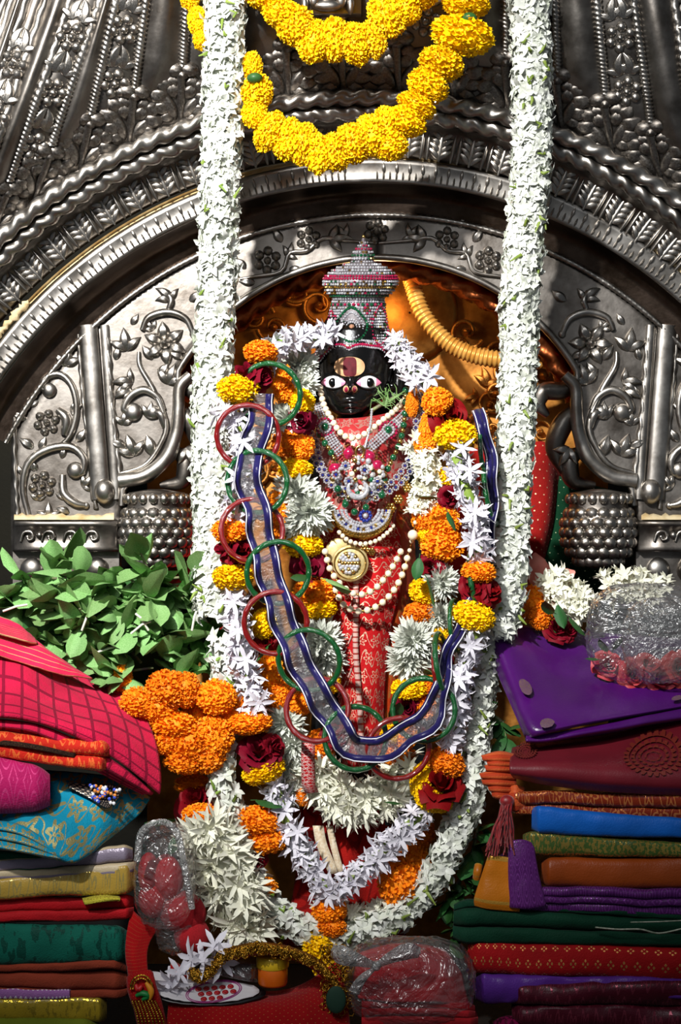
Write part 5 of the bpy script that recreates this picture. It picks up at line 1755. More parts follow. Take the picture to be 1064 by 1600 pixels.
BR, BG = bangle_me(M['bangle_red']), bangle_me(M['bangle_green'])
rr = random.Random(4)
for i, (p, T) in enumerate(even(chp, .066)):
    if p.x > .145 and p.z > .93: continue
    side = T.cross(Vector((0, -1, 0))).normalized()
    c = p + side * (.012 * (1 if i % 2 else -1)) + Vector((0, .006, 0))
    n = Vector((rr.uniform(-.3, .3), -1, rr.uniform(-.25, .25)))
    if p.x > .145:
        n = Vector((1, -.3, .1)); c = p + Vector((-.004, .02, 0))
    link('bangle', BR if i % 2 else BG, t, axm(c, n, 0, .0445 if p.x < .145 else .038))
    if p.x > .1 and i % 2:
        link('bangle', BG, t, axm(c + Vector((.004, -.004, .006)), n + Vector((.1, 0, .1)), 0, .0445))
# ------------------------------------------------------------------ folded saris
GRID = {}


def slab(name, label, mat, x0, x1, tL, tR, bL, bR, y, depth=.2, layers=2, end='R', amp=.004, fr=(9, 20, 30), seed=0, group=None, us=2.0, vs=1.0, parent=None, bulge=.5, nu=110):
    """folded cloth lying flat: seen from the front as stacked folds of uneven thickness between top and bottom edges (px), one open end"""
    mb = MB()
    G = []
    rr = random.Random(seed)
    nl = layers + 1
    hts = [rr.uniform(.35, 1.0) for _ in range(nl)]
    tot = sum(hts)
    th, acc = [], 0
    for l in range(nl):
        of = rr.uniform(-.009, .007)
        h = hts[l] / tot
        rnd_ = rr.uniform(2.4, 4.2)        # squarish fold section
        for k in range(9):
            a = -PI / 2 + PI * k / 8
            sa, ca = math.sin(a), math.cos(a)
            th.append((acc + h * (.5 + .5 * math.copysign(abs(sa) ** (2 / rnd_), sa)), abs(ca) ** (2 / rnd_), of, h, l))
        acc += h
    ends = [rr.uniform(-.5, .6) for _ in range(nl)]
    for i in range(nu + 1):
        u = i / nu
        u = 1 - (1 - u) ** 1.35 if end == 'R' and x1 > x0 else (u ** 1.35 if end == 'L' else u)
        px = lerp(x0, x1, u)
        top, bot = lerp(tL, tR, u), lerp(bL, bR, u)
        q = (1 - u) if end == 'R' else u
        w = abs(x1 - x0) * q
        mid = (top + bot) * .5
        e0 = sm(0, 1, min(1, w / (.35 * (bot - top)))) ** .5
        wob = 3.0 * noise.noise(Vector((px * .012, seed * 3.7, 0))) + 1.2 * noise.noise(Vector((px * .05, seed * 3.7, 4)))
        hh = (bot - top) * .5 * (.72 + .28 * e0)
        sgn = 1 if end == 'R' else -1
        col = [P(px, mid + hh * .96, y + depth), P(px, mid + hh, y + depth * .4)]
        for f, fw, of, h, l in th:
            e = sm(0, 1, min(1, w / (.3 * (bot - top)))) ** .6
            rad = (bot - top) * .001 * min(h, .5) * bulge
            lw = 1.6 * noise.noise(Vector((px * .02, seed + l * 9.1, 2)))
            dx = sgn * ends[l] * 9 * (1 - sm(0, 26, w))
            yy = y + rad * (1 - fw) * 1.3 + of + (1 - e) * .018 + .004 * noise.noise(Vector((px * .011, seed + l * 5.3, 7)))
            col.append(P(px + dx, mid + hh - 2 * hh * f + wob + lw * (1 - abs(2 * f - 1)), yy))
        col += [P(px, mid - hh + wob * .6, y + depth * .15 + (1 - e0) * .02), P(px, mid - hh * .99, y + depth * .5), P(px, mid - hh * .97, y + depth)]
        for j, p in enumerate(col):
            v = Vector((p.x * fr[0] + seed * 5.1, p.y * fr[1], p.z * fr[2] + seed))
            n = noise.fractal(v, 1, 2, 4) + .5 * (.5 - abs(noise.noise(v * 2.3 + Vector((p.z * 20, 0, 0)))))
            col[j] = p + Vector((0, -1, .35)) * (amp * n)
        G.append(col)
    flip = x1 > x0
    mb.grid([[G[i][j] for i in range(nu + 1)] for j in range(len(G[0]))], 0, False, us, vs, flip=not flip)
    for row in (G[0], G[-1]):
        mb.add(row, [tuple(range(len(row)))], 0)
    o = mb.build(name, mat, parent)
    if label: tag(o, label, 'cloth', group)
    return o


def on_grid(G, u, v, lift=.0012):
    """point on a sheet grid, lifted along its normal"""
    nv, nu = len(G), len(G[0])
    x, yv = max(0, min(.999, u)) * (nu - 1), max(0, min(.999, v)) * (nv - 1)
    i, j = int(x), int(yv)
    fx, fy = x - i, yv - j
    a, b, c, d = G[j][i], G[j][i + 1], G[j + 1][i], G[j + 1][i + 1]
    p = a * (1 - fx) * (1 - fy) + b * fx * (1 - fy) + c * (1 - fx) * fy + d * fx * fy
    n = (b - a).cross(c - a)
    if n.y > 0: n = -n
    return p + n.normalized() * lift


def sheet(name, label, rows, mat, nu=40, nv=40, amp=.003, fr=(10, 10, 10), seed=0, th=.004, us=1, vs=1, parent=None, flip=True):
    G = wrinkle(patch(rows, nu, nv), amp, fr, seed)
    mb = MB(); mb.grid(G, 0, False, us, vs, flip=flip)
    o = solid(mb.build(name, mat, parent), th)
    GRID['last'] = G
    if label: tag(o, label, 'cloth')
    return o


F = fabric
# ---- left stack
M['pink_check'] = F('pink_checked_sari', '#d01c46', '#8c0c30', 'check', (11, 9), rough=.75, thr=.17, zari=0, sheen=.5, weave=.4)
t = thing('folded_sari', 'large bright pink sari with dark red checks draped over the left stack', 'cloth', P(100, 1240, -.3))
sheet('drape', None, [[(-60, 965, -.1), (20, 985, -.12), (80, 1030, -.14), (140, 1060, -.15), (195, 1068, -.16)], [(-60, 1010, -.2), (25, 1022, -.21), (90, 1060, -.21), (160, 1090, -.21), (222, 1108, -.2)],
                      [(-60, 1070, -.27), (25, 1075, -.28), (95, 1105, -.28), (175, 1125, -.26), (244, 1160, -.24)], [(-60, 1105, -.31), (25, 1108, -.32), (100, 1130, -.32), (180, 1162, -.3), (252, 1212, -.26)],
                      [(-60, 1122, -.318), (25, 1124, -.325), (100, 1144, -.322), (180, 1185, -.302), (250, 1240, -.262)], [(-60, 1120, -.29), (25, 1122, -.29), (100, 1142, -.29), (178, 1180, -.28), (244, 1236, -.245)]],
      M['pink_check'], 60, 50, .006, (12, 12, 12), 1, .004, parent=t)
for k in range(3):
    dy, dz = 6 * k, .012 * k
    sheet('fold', None, [[(-60, 1122 + dy, -.305 + dz), (25, 1125 + dy, -.315 + dz), (100, 1146 + dy * 1.2, -.312 + dz), (180, 1190 + dy * .8, -.294 + dz), (240 - 6 * k, 1238, -.258 + dz)],
                         [(-60, 1136 + dy, -.31 + dz), (25, 1139 + dy, -.318 + dz), (96, 1162 + dy * 1.2, -.314 + dz), (172, 1206 + dy * .8, -.294 + dz), (236 - 6 * k, 1242, -.256 + dz)],
                         [(-60, 1134 + dy, -.27 + dz), (25, 1137 + dy, -.28 + dz), (92, 1160 + dy * 1.2, -.27 + dz), (168, 1202 + dy * .8, -.25 + dz), (230 - 6 * k, 1240, -.23 + dz)]],
          M['pink_check'], 40, 14, .004, (16, 12, 12), k + 2, .003, vs=.3, parent=t)
M['pink_plain'] = F('pink_plain_border', '#dc2a52', '#c9a070', 'stripe', (3, 6), rough=.7, thr=.12, zari=.3, sheen=.5)
sheet('ruffled_edge', None, [[(-60, 945, -.16), (0, 962, -.18), (30, 975, -.19), (40, 990, -.19)], [(-60, 985, -.215), (10, 1000, -.225), (70, 1020, -.225), (120, 1045, -.21)], [(-60, 1010, -.235), (20, 1030, -.24), (90, 1052, -.235), (145, 1060, -.215)]],
      M['pink_plain'], 40, 24, .006, (26, 20, 26), 9, .003, parent=t)
sheet('ruffled_edge', None, [[(-60, 962, -.2), (0, 975, -.21), (40, 985, -.21), (55, 996, -.2)], [(-60, 975, -.225), (0, 990, -.235), (40, 1000, -.235), (58, 1003, -.22)]], M['pink_plain'], 30, 12, .008, (30, 20, 30), 12, .003, parent=t)

M['red_orange'] = F('red_orange_sari', '#c9281a', '#e0662e', 'floral', (6, 3), rough=.6, thr=.85, zari=.1, sheen=.4)
t = thing('folded_sari', 'red orange folded sari with dark gold edging under the pink checked one', 'cloth', P(70, 1200, -.27))
slab('folded_body', None, M['red_orange'], -60, 172, 1138, 1158, 1176, 1208, -.312, .2, 1, 'R', .004, seed=31, parent=t)
M['border_gap_shade'] = F('gold_border_gap_shade', '#1d0a08', '#b58a4a', 'speck', (12, 3), thr=.62, rough=.5)
sheet('edging_and_gap_shade', None, [[(-60, 1152, -.318), (20, 1158, -.320), (70, 1166, -.320), (118, 1178, -.316)], [(-60, 1160, -.319), (20, 1166, -.321), (70, 1174, -.321), (116, 1184, -.316)]], M['border_gap_shade'], 40, 6, .001, parent=t, us=3)  # gold edging; its black also paints the shade in the opening between folds
M['magenta'] = F('magenta_sari', '#b3195e', '#c93a78', 'rings', (3, 2), rough=.5, thr=.7, zari=.15, sheen=.5)
slab('folded_sari', 'magenta folded sari at the left edge below the red orange one', M['magenta'], -60, 74, 1166, 1200, 1276, 1268, -.32, .18, 0, 'R', .008, (12, 20, 22), 32, bulge=.6)
M['turq'] = F('turquoise_brocade', '#0f8fb0', '#9a9466', 'floral', (6, 4), rough=.5, thr=.6, zari=.35, sheen=.4)
t = thing('folded_sari', 'turquoise sari with gold floral brocade and beaded black corner, crumpled bundle', 'cloth', P(110, 1345, -.3))
sheet('bundle', None, [[(40, 1205, -.2), (100, 1205, -.22), (180, 1215, -.21), (235, 1245, -.18)], [(-30, 1240, -.25), (80, 1238, -.265), (165, 1245, -.255), (232, 1252, -.2)], [(-40, 1282, -.28), (70, 1275, -.3), (150, 1290, -.28), (215, 1275, -.22)],
                       [(-40, 1312, -.3), (60, 1322, -.32), (118, 1344, -.315), (165, 1315, -.26)], [(-40, 1316, -.29), (58, 1330, -.3), (108, 1348, -.29), (150, 1325, -.24)]], M['turq'], 60, 50, .009, (16, 14, 16), 41, .004, parent=t)
for k in range(3):
    sheet('fold', None, [[(-50, 1280 + k * 13, -.288 - .005 * k), (30, 1288 + k * 14, -.312 - .004 * k), (102, 1334 + 2 * k, -.318)], [(-50, 1291 + k * 13, -.3 - .005 * k), (28, 1302 + k * 14, -.324 - .004 * k), (98, 1339 + 2 * k, -.321)], [(-50, 1294 + k * 13, -.28), (26, 1303 + k * 14, -.3), (94, 1341 + 2 * k, -.305)]],
          M['turq'], 30, 12, .003, (18, 14, 18), 44 + k, .003, parent=t, vs=.3)
M['beaded'] = F('beaded_black_border', '#0c0a12', '#d8c6b0', 'dots', (14, 8), thr=.3, rough=.4)
sheet('beaded_corner', None, [[(104, 1222, -.26), (150, 1226, -.268), (172, 1225, -.265), (190, 1232, -.255)], [(110, 1230, -.27), (145, 1245, -.278), (165, 1250, -.275), (184, 1248, -.265)], [(118, 1236, -.272), (148, 1252, -.281), (166, 1262, -.28), (176, 1258, -.27)]], M['beaded'], 24, 10, .001, parent=t)
bd = [('bb', mk('blue_bead', '#3a55c8', rough=.3)), ('ob', mk('orange_bead', '#e08a3a', rough=.3)), ('wb', mk('white_bead', '#e8e8ea', rough=.3))]
rr = random.Random(8)
for i in range(46):
    u, v = rr.random(), rr.random()
    x = lerp(lerp(138, 146, v), lerp(188, 178, v), u); yv = lerp(lerp(1226, 1250, v), lerp(1232, 1260, v), u)
    k, mt = rr.choice(bd)
    link('bead', bead_me(k, mt, 6, 4), t, Matrix.Translation(P(x, yv, -.282)) @ Matrix.Diagonal((.0026, .0016, .0026, 1)))
stackL = [
    ('dark green sari under the turquoise bundle at the left edge', '#0b4a36', None, None, (1, 1), -60, 105, 1322, 1340, 1362, 1362, 0, .004, .5),
    ('pale cream and lilac sari with a rolled open end, under the turquoise bundle', '#b9a888', '#8d8294', 'stripe', (2, 2), -60, 208, 1352, 1318, 1378, 1368, 1, .003, .45),
    ('gold brocade sari with small stones, above the red and yellow one', '#a88a3a', '#d9c070', 'vine', (5, 1.6), -60, 210, 1378, 1346, 1408, 1396, 0, .003, .3),
    ('red sari with a yellow strip, between gold brocade and teal green', '#b4161e', None, None, (1, 1), -60, 206, 1406, 1398, 1443, 1437, 1, .004, .5),
    ('teal green sari with a dark woven border, the thickest of the left stack', '#0f5e4e', '#0a4438', 'speck', (2, 1), -60, 200, 1441, 1446, 1512, 1504, 0, .007, .6),
    ('rust brown sari in three soft folds, below the teal green one', '#8e3a26', None, None, (1, 1), -60, 196, 1510, 1498, 1550, 1562, 2, .004, .6),
    ('lilac sari with white flowers, a thin strip below the rust brown one', '#a06aa8', '#e6dcea', 'dots', (12, 2), -60, 112, 1543, 1546, 1562, 1560, 0, .002, .7),
    ('shiny gold satin sari near the bottom of the left stack', '#9c8420', '#c7ab3a', 'speck', (3, 1), -60, 166, 1560, 1556, 1592, 1598, 0, .004, .35),
    ('olive green sari at the very bottom of the left stack', '#6e7a1e', None, None, (1, 1), -60, 150, 1590, 1588, 1660, 1660, 0, .005, .6),
]
for i, (lab, c1, c2, pat, sc, x0, x1, tL, tR, bL, bR, lay, amp, ro) in enumerate(stackL):
    mt = F('sari_cloth_%s' % 'abcdefghijkl'[i], c1, c2, pat, sc, rough=ro, thr=.55 if pat == 'speck' else (.3 if pat == 'dots' else (.78 if pat == 'vine' else .5)), zari=.7 if i in (2, 7) else .1, sheen=.35, metal=.0)
    slab('folded_sari', lab, mt, x0, x1, tL, tR, bL, bR, -.27, .24, lay, 'R', amp, seed=50 + i)
    o = [o for o in bpy.data.objects if o.name.startswith('folded_sari')][-1]
    last = bpy.data.objects.get(o.name)
g = [o for o in bpy.data.objects if o.get('label', '').startswith('red sari with a yellow')][0]
M['yellow_strip'] = F('yellow_green_strip', '#b9b23a', '#7c2020', 'speck', (4, 2), thr=.6, rough=.5)
sheet('yellow_strip', None, [[(128, 1402, -.262), (158, 1397, -.268), (186, 1399, -.262)], [(130, 1408, -.288), (158, 1403, -.292), (188, 1404, -.286)], [(132, 1414, -.29), (156, 1410, -.294), (182, 1408, -.286)]], M['yellow_strip'], 16, 10, .002, parent=g)

# ---- right stack
t = thing('folded_sari', 'purple silk sari with a bright satin fold and round gold spots, top right', 'cloth', P(900, 1150, -.25))
M['purple'] = F('purple_silk', '#480c62', '#3a0a50', None, (1, 1), rough=.3, sheen=.15, spec=.5, weave=.15, aniso=.4)
sheet('folded_body', None, [[(750, 990, -.075), (762, 972, -.09), (850, 980, -.07), (960, 990, -.04), (1120, 1000, -.02)], [(757, 1006, -.112), (776, 985, -.135), (870, 1020, -.12), (980, 1025, -.1), (1120, 1030, -.08)], [(785, 1072, -.183), (808, 1062, -.207), (890, 1068, -.19), (990, 1062, -.17), (1120, 1055, -.15)],
                            [(813, 1137, -.243), (834, 1128, -.268), (920, 1118, -.25), (1010, 1104, -.22), (1120, 1085, -.19)], [(821, 1154, -.235), (840, 1148, -.275), (920, 1130, -.258), (1010, 1114, -.228), (1120, 1094, -.2)], [(824, 1154, -.25), (838, 1150, -.25), (920, 1132, -.23), (1010, 1116, -.2), (1120, 1096, -.18)]],
      M['purple'], 60, 60, .003, (6, 6, 6), 61, .005, parent=t)
PG = GRID['last']
sheet('lower_fold', None, [[(822, 1150, -.262), (860, 1146, -.26), (940, 1132, -.245), (1030, 1114, -.22), (1120, 1098, -.19)], [(822, 1160, -.264), (860, 1158, -.262), (940, 1144, -.248), (1030, 1128, -.224), (1120, 1116, -.2)], [(826, 1162, -.22), (860, 1160, -.22), (940, 1148, -.2), (1030, 1132, -.18), (1120, 1120, -.16)]], M['purple'], 50, 14, .003, (14, 10, 14), 64, .004, parent=t)
M['gold_spot'] = F('woven_gold_spot', '#5e3f5c', '#8f7458', 'speck', (3, 3), thr=.55, rough=.4, zari=.4)
for u, v, ru, rv in ((.27, .14, .034, .03), (.27, .45, .032, .035), (.31, .66, .034, .045), (.86, .62, .022, .04)):
    mb = MB()
    mb.grid([[on_grid(PG, u + q * ru * math.cos(a), v + q * rv * math.sin(a), .009) for a in np.linspace(0, 6.283, 20)] for q in (.02, .6, 1)])
    mb.build('gold_spot', M['gold_spot'], t)
t = thing('folded_sari', 'maroon silk sari with copper motifs and fanned orange pleats at its end', 'cloth', P(900, 1230, -.27))
M['maroon'] = F('maroon_silk', '#6a1220', '#4a0c14', None, (1, 1), rough=.42, sheen=.2, spec=.45, weave=.15)
sheet('folded_body', None, [[(800, 1168, -.18), (860, 1150, -.19), (960, 1140, -.18), (1120, 1100, -.16)], [(798, 1180, -.255), (860, 1178, -.26), (960, 1175, -.255), (1120, 1160, -.24)], [(796, 1193, -.292), (860, 1194, -.295), (960, 1198, -.292), (1120, 1202, -.285)], [(797, 1208, -.298), (860, 1214, -.3), (960, 1222, -.298), (1120, 1230, -.29)],
                            [(802, 1216, -.28), (860, 1228, -.28), (960, 1238, -.28), (1120, 1246, -.27)]], M['maroon'], 50, 50, .003, (7, 7, 7), 66, .005, parent=t)
MG = GRID['last']
M['copper_motif'] = F('copper_woven_motif', '#742218', '#8a3624', 'vine', (4, 4), thr=.4, rough=.45, zari=.5)
for u, v, ru, rv in ((.13, .2, .11, .2), (.8, .36, .1, .26)):
    mb = MB()
    for ringq, nn in ((1, 26), (.74, 20), (.5, 14), (.27, 8)):
        for k in range(nn):
            a = 2 * PI * k / nn
            da = .8 * PI / nn
            mb.grid([[on_grid(MG, u + ringq * ru * q * math.cos(a + w * da * (1.3 - abs(q - .8) * 4)), v + ringq * rv * q * math.sin(a + w * da * (1.3 - abs(q - .8) * 4)), .0032) for w in (-1, 0, 1)] for q in (.8, .9, 1)])
    stuff(mb.build('copper_motif', M['copper_motif'], t))
M['orange_pleat'] = F('orange_pleats', '#b23c1c', '#c9582c', 'stripe', (1, 2), thr=.5, rough=.5, zari=0)
for k, (y0, x0) in enumerate(((1182, 752), (1190, 760), (1198, 757), (1210, 749), (1220, 752), (1230, 762), (1240, 768))):
    sheet('pleat', None, [[(806, y0 - 2, -.24), (780, y0 - 7, -.26), (x0, y0, -.262)], [(806, y0 + 4, -.262), (780, y0 + 3, -.275), (x0 + 2, y0 + 3, -.268)], [(806, y0 + 9, -.25), (782, y0 + 8, -.266), (x0 + 4, y0 + 5, -.26)]], M['orange_pleat'], 14, 8, .001, parent=t, th=.002)
stackR = [
    ('rust orange sari with a dark patterned border, under the maroon silk', '#7a2408', '#c97840', 'vine', (6, 2), 795, 1120, 1236, 1240, 1272, 1282, 1, .004, .4, -.27),
    ('bright blue plain sari rolled smooth, under the rust orange border', '#0a5ab4', None, None, (1, 1), 830, 1120, 1258, 1284, 1302, 1312, 0, .003, .45, -.285),
    ('green sari densely brocaded with gold, under the bright blue one', '#39501e', '#b59a4a', 'speck', (6, 2), 822, 1120, 1298, 1320, 1336, 1340, 0, .003, .4, -.28),
    ('brown orange silk sari with small gold motifs, above the purple brocade', '#8c3c0c', None, None, (1, 1), 845, 1120, 1340, 1338, 1386, 1390, 0, .003, .4, -.285),
    ('dark green sari in several layers with a silver edge line, lower right', '#0a3524', None, None, (1, 1), 710, 1120, 1402, 1432, 1474, 1478, 2, .005, .55, -.28),
    ('red sari with tiny gold four dot diamonds, lower right', '#9c1014', '#d89a5a', 'quads', (11, 6), 735, 1120, 1468, 1480, 1520, 1534, 0, .004, .55, -.29),
    ('violet satin sari below the red dotted one, lower right', '#5a2a8c', None, None, (1, 1), 742, 1120, 1520, 1530, 1568, 1560, 0, .009, .35, -.28),
    ('burgundy brocade sari at the bottom right corner', '#4e0f20', '#7d3040', 'vine', (8, 3), 800, 1120, 1536, 1528, 1602, 1610, 1, .010, .4, -.288),
    ('magenta cloth at the very bottom of the right stack', '#8a104a', '#5a0a30', 'speck', (4, 2), 772, 1120, 1585, 1600, 1660, 1660, 0, .006, .5, -.27),
]
for i, (lab, c1, c2, pat, sc, x0, x1, tL, tR, bL, bR, lay, amp, ro, yy) in enumerate(stackR):
    mt = F('silk_cloth_%s' % 'abcdefghijkl'[i], c1, c2, pat, sc, rough=ro, thr=.5 if pat == 'speck' else (.8 if pat == 'vine' else .5), zari=.75 if i in (2, 5) else .35, sheen=.25)
    slab('folded_sari', lab, mt, x0, x1, tL, tR, bL, bR, yy, .24, lay, 'L', amp, seed=80 + i)
M['purple_brocade'] = F('purple_brocade', '#4a1458', '#7c3a8e', 'rings', (7, 2), rough=.4, thr=.55, zari=.4, sheen=.3)
t = thing('folded_sari', 'purple brocade sari with ring medallions and one corner folded upright', 'cloth', P(900, 1420, -.28))
slab('folded_body', None, M['purple_brocade'], 800, 1120, 1384, 1388, 1422, 1432, -.28, .22, 2, 'L', .004, seed=95, parent=t, us=2.4)
sheet('upright_corner', None, [[(794, 1320, -.272), (797, 1314, -.282), (818, 1312, -.284), (834, 1318, -.28)], [(793, 1360, -.278), (797, 1360, -.288), (822, 1358, -.29), (842, 1364, -.286)], [(795, 1416, -.28), (799, 1418, -.292), (826, 1420, -.294), (854, 1416, -.288)]], M['purple_brocade'], 20, 24, .003, (20, 10, 20), 3, .004, parent=t)
sheet('gathered_edge', None, [[(770, 1342, -.25), (782, 1336, -.27), (798, 1332, -.26)], [(772, 1366, -.25), (784, 1364, -.275), (800, 1362, -.265)], [(778, 1392, -.25), (790, 1394, -.275), (804, 1392, -.265)]], M['purple_brocade'], 14, 22, .007, (40, 20, 30), 5, .004, parent=t)
M['amber'] = F('amber_silk', '#b96a0c', '#d8a040', 'stripe', (1, 1.5), thr=.12, rough=.4, zari=.5)
t = thing('folded_cloth', 'small amber silk cloth with a gold seam between purple brocade and green', 'cloth', P(770, 1420, -.29))
sheet('cloth_face', None, [[(762, 1338, -.278), (770, 1337, -.283), (800, 1340, -.28)], [(752, 1368, -.28), (764, 1368, -.286), (806, 1374, -.284)], [(741, 1402, -.282), (764, 1407, -.29), (812, 1411, -.288)], [(741, 1416, -.278), (764, 1421, -.286), (812, 1425, -.284)]], M['amber'], 20, 26, .003, (14, 10, 14), 7, .004, parent=t)
mb = MB(); mb.tube(pcrv([(748, 1352, -.268), (746, 1362, -.274), (745, 1372, -.27)], 10), .006, 8); mb.build('rolled_edge', M['amber'], t)
M['silver_line'] = mk('silver_selvedge', '#b9b9a8', '#7d8a74', rough=.4, metal=.4, scale=200)
g = [o for o in bpy.data.objects if o.get('label', '').startswith('dark green sari in several')][0]
mb = MB(); mb.tube(pcrv([(930, 1449, -.306), (965, 1452, -.308), (1000, 1452, -.308), (1030, 1458, -.306), (1070, 1450, -.306)], 40), .0013, 5); mb.build('silver_edge', M['silver_line'], g)
mb = MB(); mb.tube(pcrv([(985, 1441, -.302), (1030, 1440, -.302), (1090, 1437, -.302)], 20), .001, 5); mb.build('silver_edge', M['silver_line'], g)
# red tassel
M['tassel'] = mk('red_silk_thread', '#9a0c14', '#6a060c', rough=.45, scale=120, sheen=.3)
t = thing('tassel', 'red silk tassel hanging at the left end of the right stack', 'tassel', P(778, 1336, -.28))
mb = MB(); mb.ball(P(792, 1252, -.275), .009, 10, 7, sc=(1.2, 1, 1)); mb.build('tassel_knot', M['tassel'], t)
mb = MB(); rr = random.Random(2)
for i in range(90):
    x = rr.uniform(758, 806)
    mb.tube([P(792 + rr.uniform(-9, 9), 1255, -.275 + rr.uniform(-.008, .008)), P(lerp(792, x, .6) + rr.uniform(-4, 4), 1292, -.28 + rr.uniform(-.012, .012)), P(x, rr.uniform(1318, 1340), -.28 + rr.uniform(-.014, .014))], .0009, 4)
stuff(mb.build('threads', M['tassel'], t))
sheet('tassel_cloth', None, [[(794, 1230, -.262), (806, 1226, -.27), (820, 1230, -.26)], [(794, 1250, -.268), (806, 1250, -.276), (822, 1252, -.268)], [(796, 1268, -.262), (806, 1268, -.27), (822, 1268, -.262)]], M['orange_pleat'], 10, 12, .002, parent=t)
# ------------------------------------------------------------------ plastic bags, offerings and the red velvet cloth
def blob(px, py, y, rx, ry, rd, amp, seed, pinch=None, n=120, m=80, fr=16):
    """crumpled closed form; pinch=(px,py,strength) gathers the film to a knot"""
    c = P(px, py, y)
    s = S(y)
    G = []
    for j in range(m + 1):
        ph = PI * j / m
        row = []
        for k in range(n):
            a = 2 * PI * k / n
            d = Vector((math.sin(ph) * math.cos(a), -math.cos(ph), math.sin(ph) * math.sin(a)))
            sq = 1 / max(abs(d.x) ** 3 + abs(d.z) ** 3 + abs(d.y) ** 3, .3) ** (1 / 3) * .88
            dw = d + Vector((noise.noise(d * 2 + Vector((seed, 1, 0))), noise.noise(d * 2 + Vector((1, seed, 0))), 0)) * .35
            w = (1 - 2 * abs(noise.noise(dw * fr * .13 + Vector((seed, 0, 0))))) ** 3
            w2 = (1 - 2 * abs(noise.noise(dw * fr * .34 + Vector((0, seed, 0))))) ** 3
            q = sq * (1 + amp * (.8 * w + .55 * w2))
            p = c + Vector((d.x * rx * s, d.y * rd, d.z * ry * s)) * q
            if pinch:
                kx, ky, st = pinch
                kp = P(kx, ky, y - rd * .95)
                dist = (p - kp).length
                f = st * math.exp(-(dist / .045) ** 2)
                aa = math.atan2(p.z - kp.z, p.x - kp.x)
                p = p.lerp(kp, f * .8) + Vector((0, -1, 0)) * (.004 * math.sin(aa * 15 + seed) * math.exp(-(dist / .07) ** 2))
            row.append(p)
        G.append(row)
    mb = MB(); mb.grid(G, 0, True)
    return mb


M['bag_red'] = F('bag_red_cloth', '#b8242c', '#8e1018', None, (1, 1), rough=.7, sheen=.4)
M['bag_rose'] = mk('bag_rose_petals', '#d8484a', '#b02030', rough=.7, scale=40)
# bottom centre bag
t = thing('plastic_bag', 'knotted clear plastic bag holding red cloth, at bottom centre', 'bag', P(640, 1600, -.34))
blob(640, 1532, -.3, 112, 72, .06, .05, 3.3, (588, 1509, .9), fr=20).build('bag_film', M['film'], t)
for pts, r in (([(588, 1509, -.372), (560, 1500, -.385), (535, 1492, -.38), (520, 1484, -.37)], (4, 10, 15, 9)), ([(588, 1509, -.372), (610, 1496, -.385), (635, 1486, -.385), (655, 1488, -.375)], (4, 9, 13, 8)), ([(586, 1512, -.372), (565, 1530, -.38), (553, 1550, -.375)], (3, 7, 9))):
    mb = MB(); pth = pcrv(pts, 16)
    mb.tube(pth, [S(-.37) * crv([Vector((a, 0, 0)) for a in r], 16)[i].x for i in range(16)], 12, fn=lambda q, th: 1 + .3 * math.cos(5 * th), flat=.45)
    mb.build('knot_tail', M['film_gathered'], t)
mb = MB(); mb.ball(P(588, 1509, -.372), .007, 10, 7); mb.build('knot', M['film_gathered'], t)
t = thing('cloth_bundle', 'folded red cloth inside the knotted bag at bottom centre', 'cloth', P(650, 1590, -.3))
sheet('top_fold', None, [[(560, 1488, -.27), (620, 1474, -.27), (690, 1482, -.27), (722, 1520, -.26)], [(552, 1530, -.315), (620, 1520, -.325), (690, 1525, -.32), (728, 1548, -.29)], [(560, 1560, -.33), (620, 1566, -.34), (690, 1566, -.335), (735, 1572, -.3)]], M['bag_red'], 30, 24, .006, (18, 14, 18), 4, parent=t)
slab('bottom_fold', None, M['bag_red'], 565, 742, 1562, 1566, 1604, 1604, -.33, .12, 2, 'R', .004, seed=99, parent=t)
# lower left bag
t = thing('plastic_bag', 'loose clear plastic bag holding red fruit wedged beside the left stack', 'bag', P(262, 1475, -.3))
blob(258, 1368, -.27, 52, 88, .05, .06, 8.1, None, fr=18).build('bag_film', M['film'], t)
mb = MB()
pth = pcrv([(214, 1345, -.32), (222, 1300, -.325), (250, 1284, -.325), (275, 1300, -.322), (288, 1350, -.32), (300, 1420, -.3)], 40)
mb.tube(pth, .0045, 10, fn=lambda q, th: 1 + .25 * math.cos(4 * th + q * 9), flat=.5); mb.build('bag_rim', M['film_gathered'], t)
blob(280, 1435, -.25, 42, 60, .035, .06, 2.1, None, fr=18).build('bag_film', M['film'], t)
for i, (x, y, rx, ry, rt) in enumerate(((232, 1365, 15, 30, 0), (262, 1372, 22, 34, -8), (285, 1425, 34, 30, 20), (240, 1405, 22, 26, 0), (300, 1462, 26, 26, 10))):
    mb = MB(); mb.ball((0, 0, 0), 1, 14, 10)
    o = mb.build('red_fruit', M['bag_red'])
    o.matrix_basis = Matrix.Translation(P(x, y, -.262)) @ Matrix.Rotation(math.radians(rt), 4, 'Y') @ Matrix.Diagonal((rx * .001, .024, ry * .001, 1))
    tag(o, ('narrow red fruit at the upper left inside the lower left plastic bag', 'upright red fruit under the bag opening in the lower left plastic bag', 'large tilted red fruit at the middle of the lower left plastic bag', 'small red fruit at the left side in the lower left plastic bag', 'lowest red fruit, at the bottom tip of the lower left bag')[i], 'fruit', 'red fruit in the lower left bag')
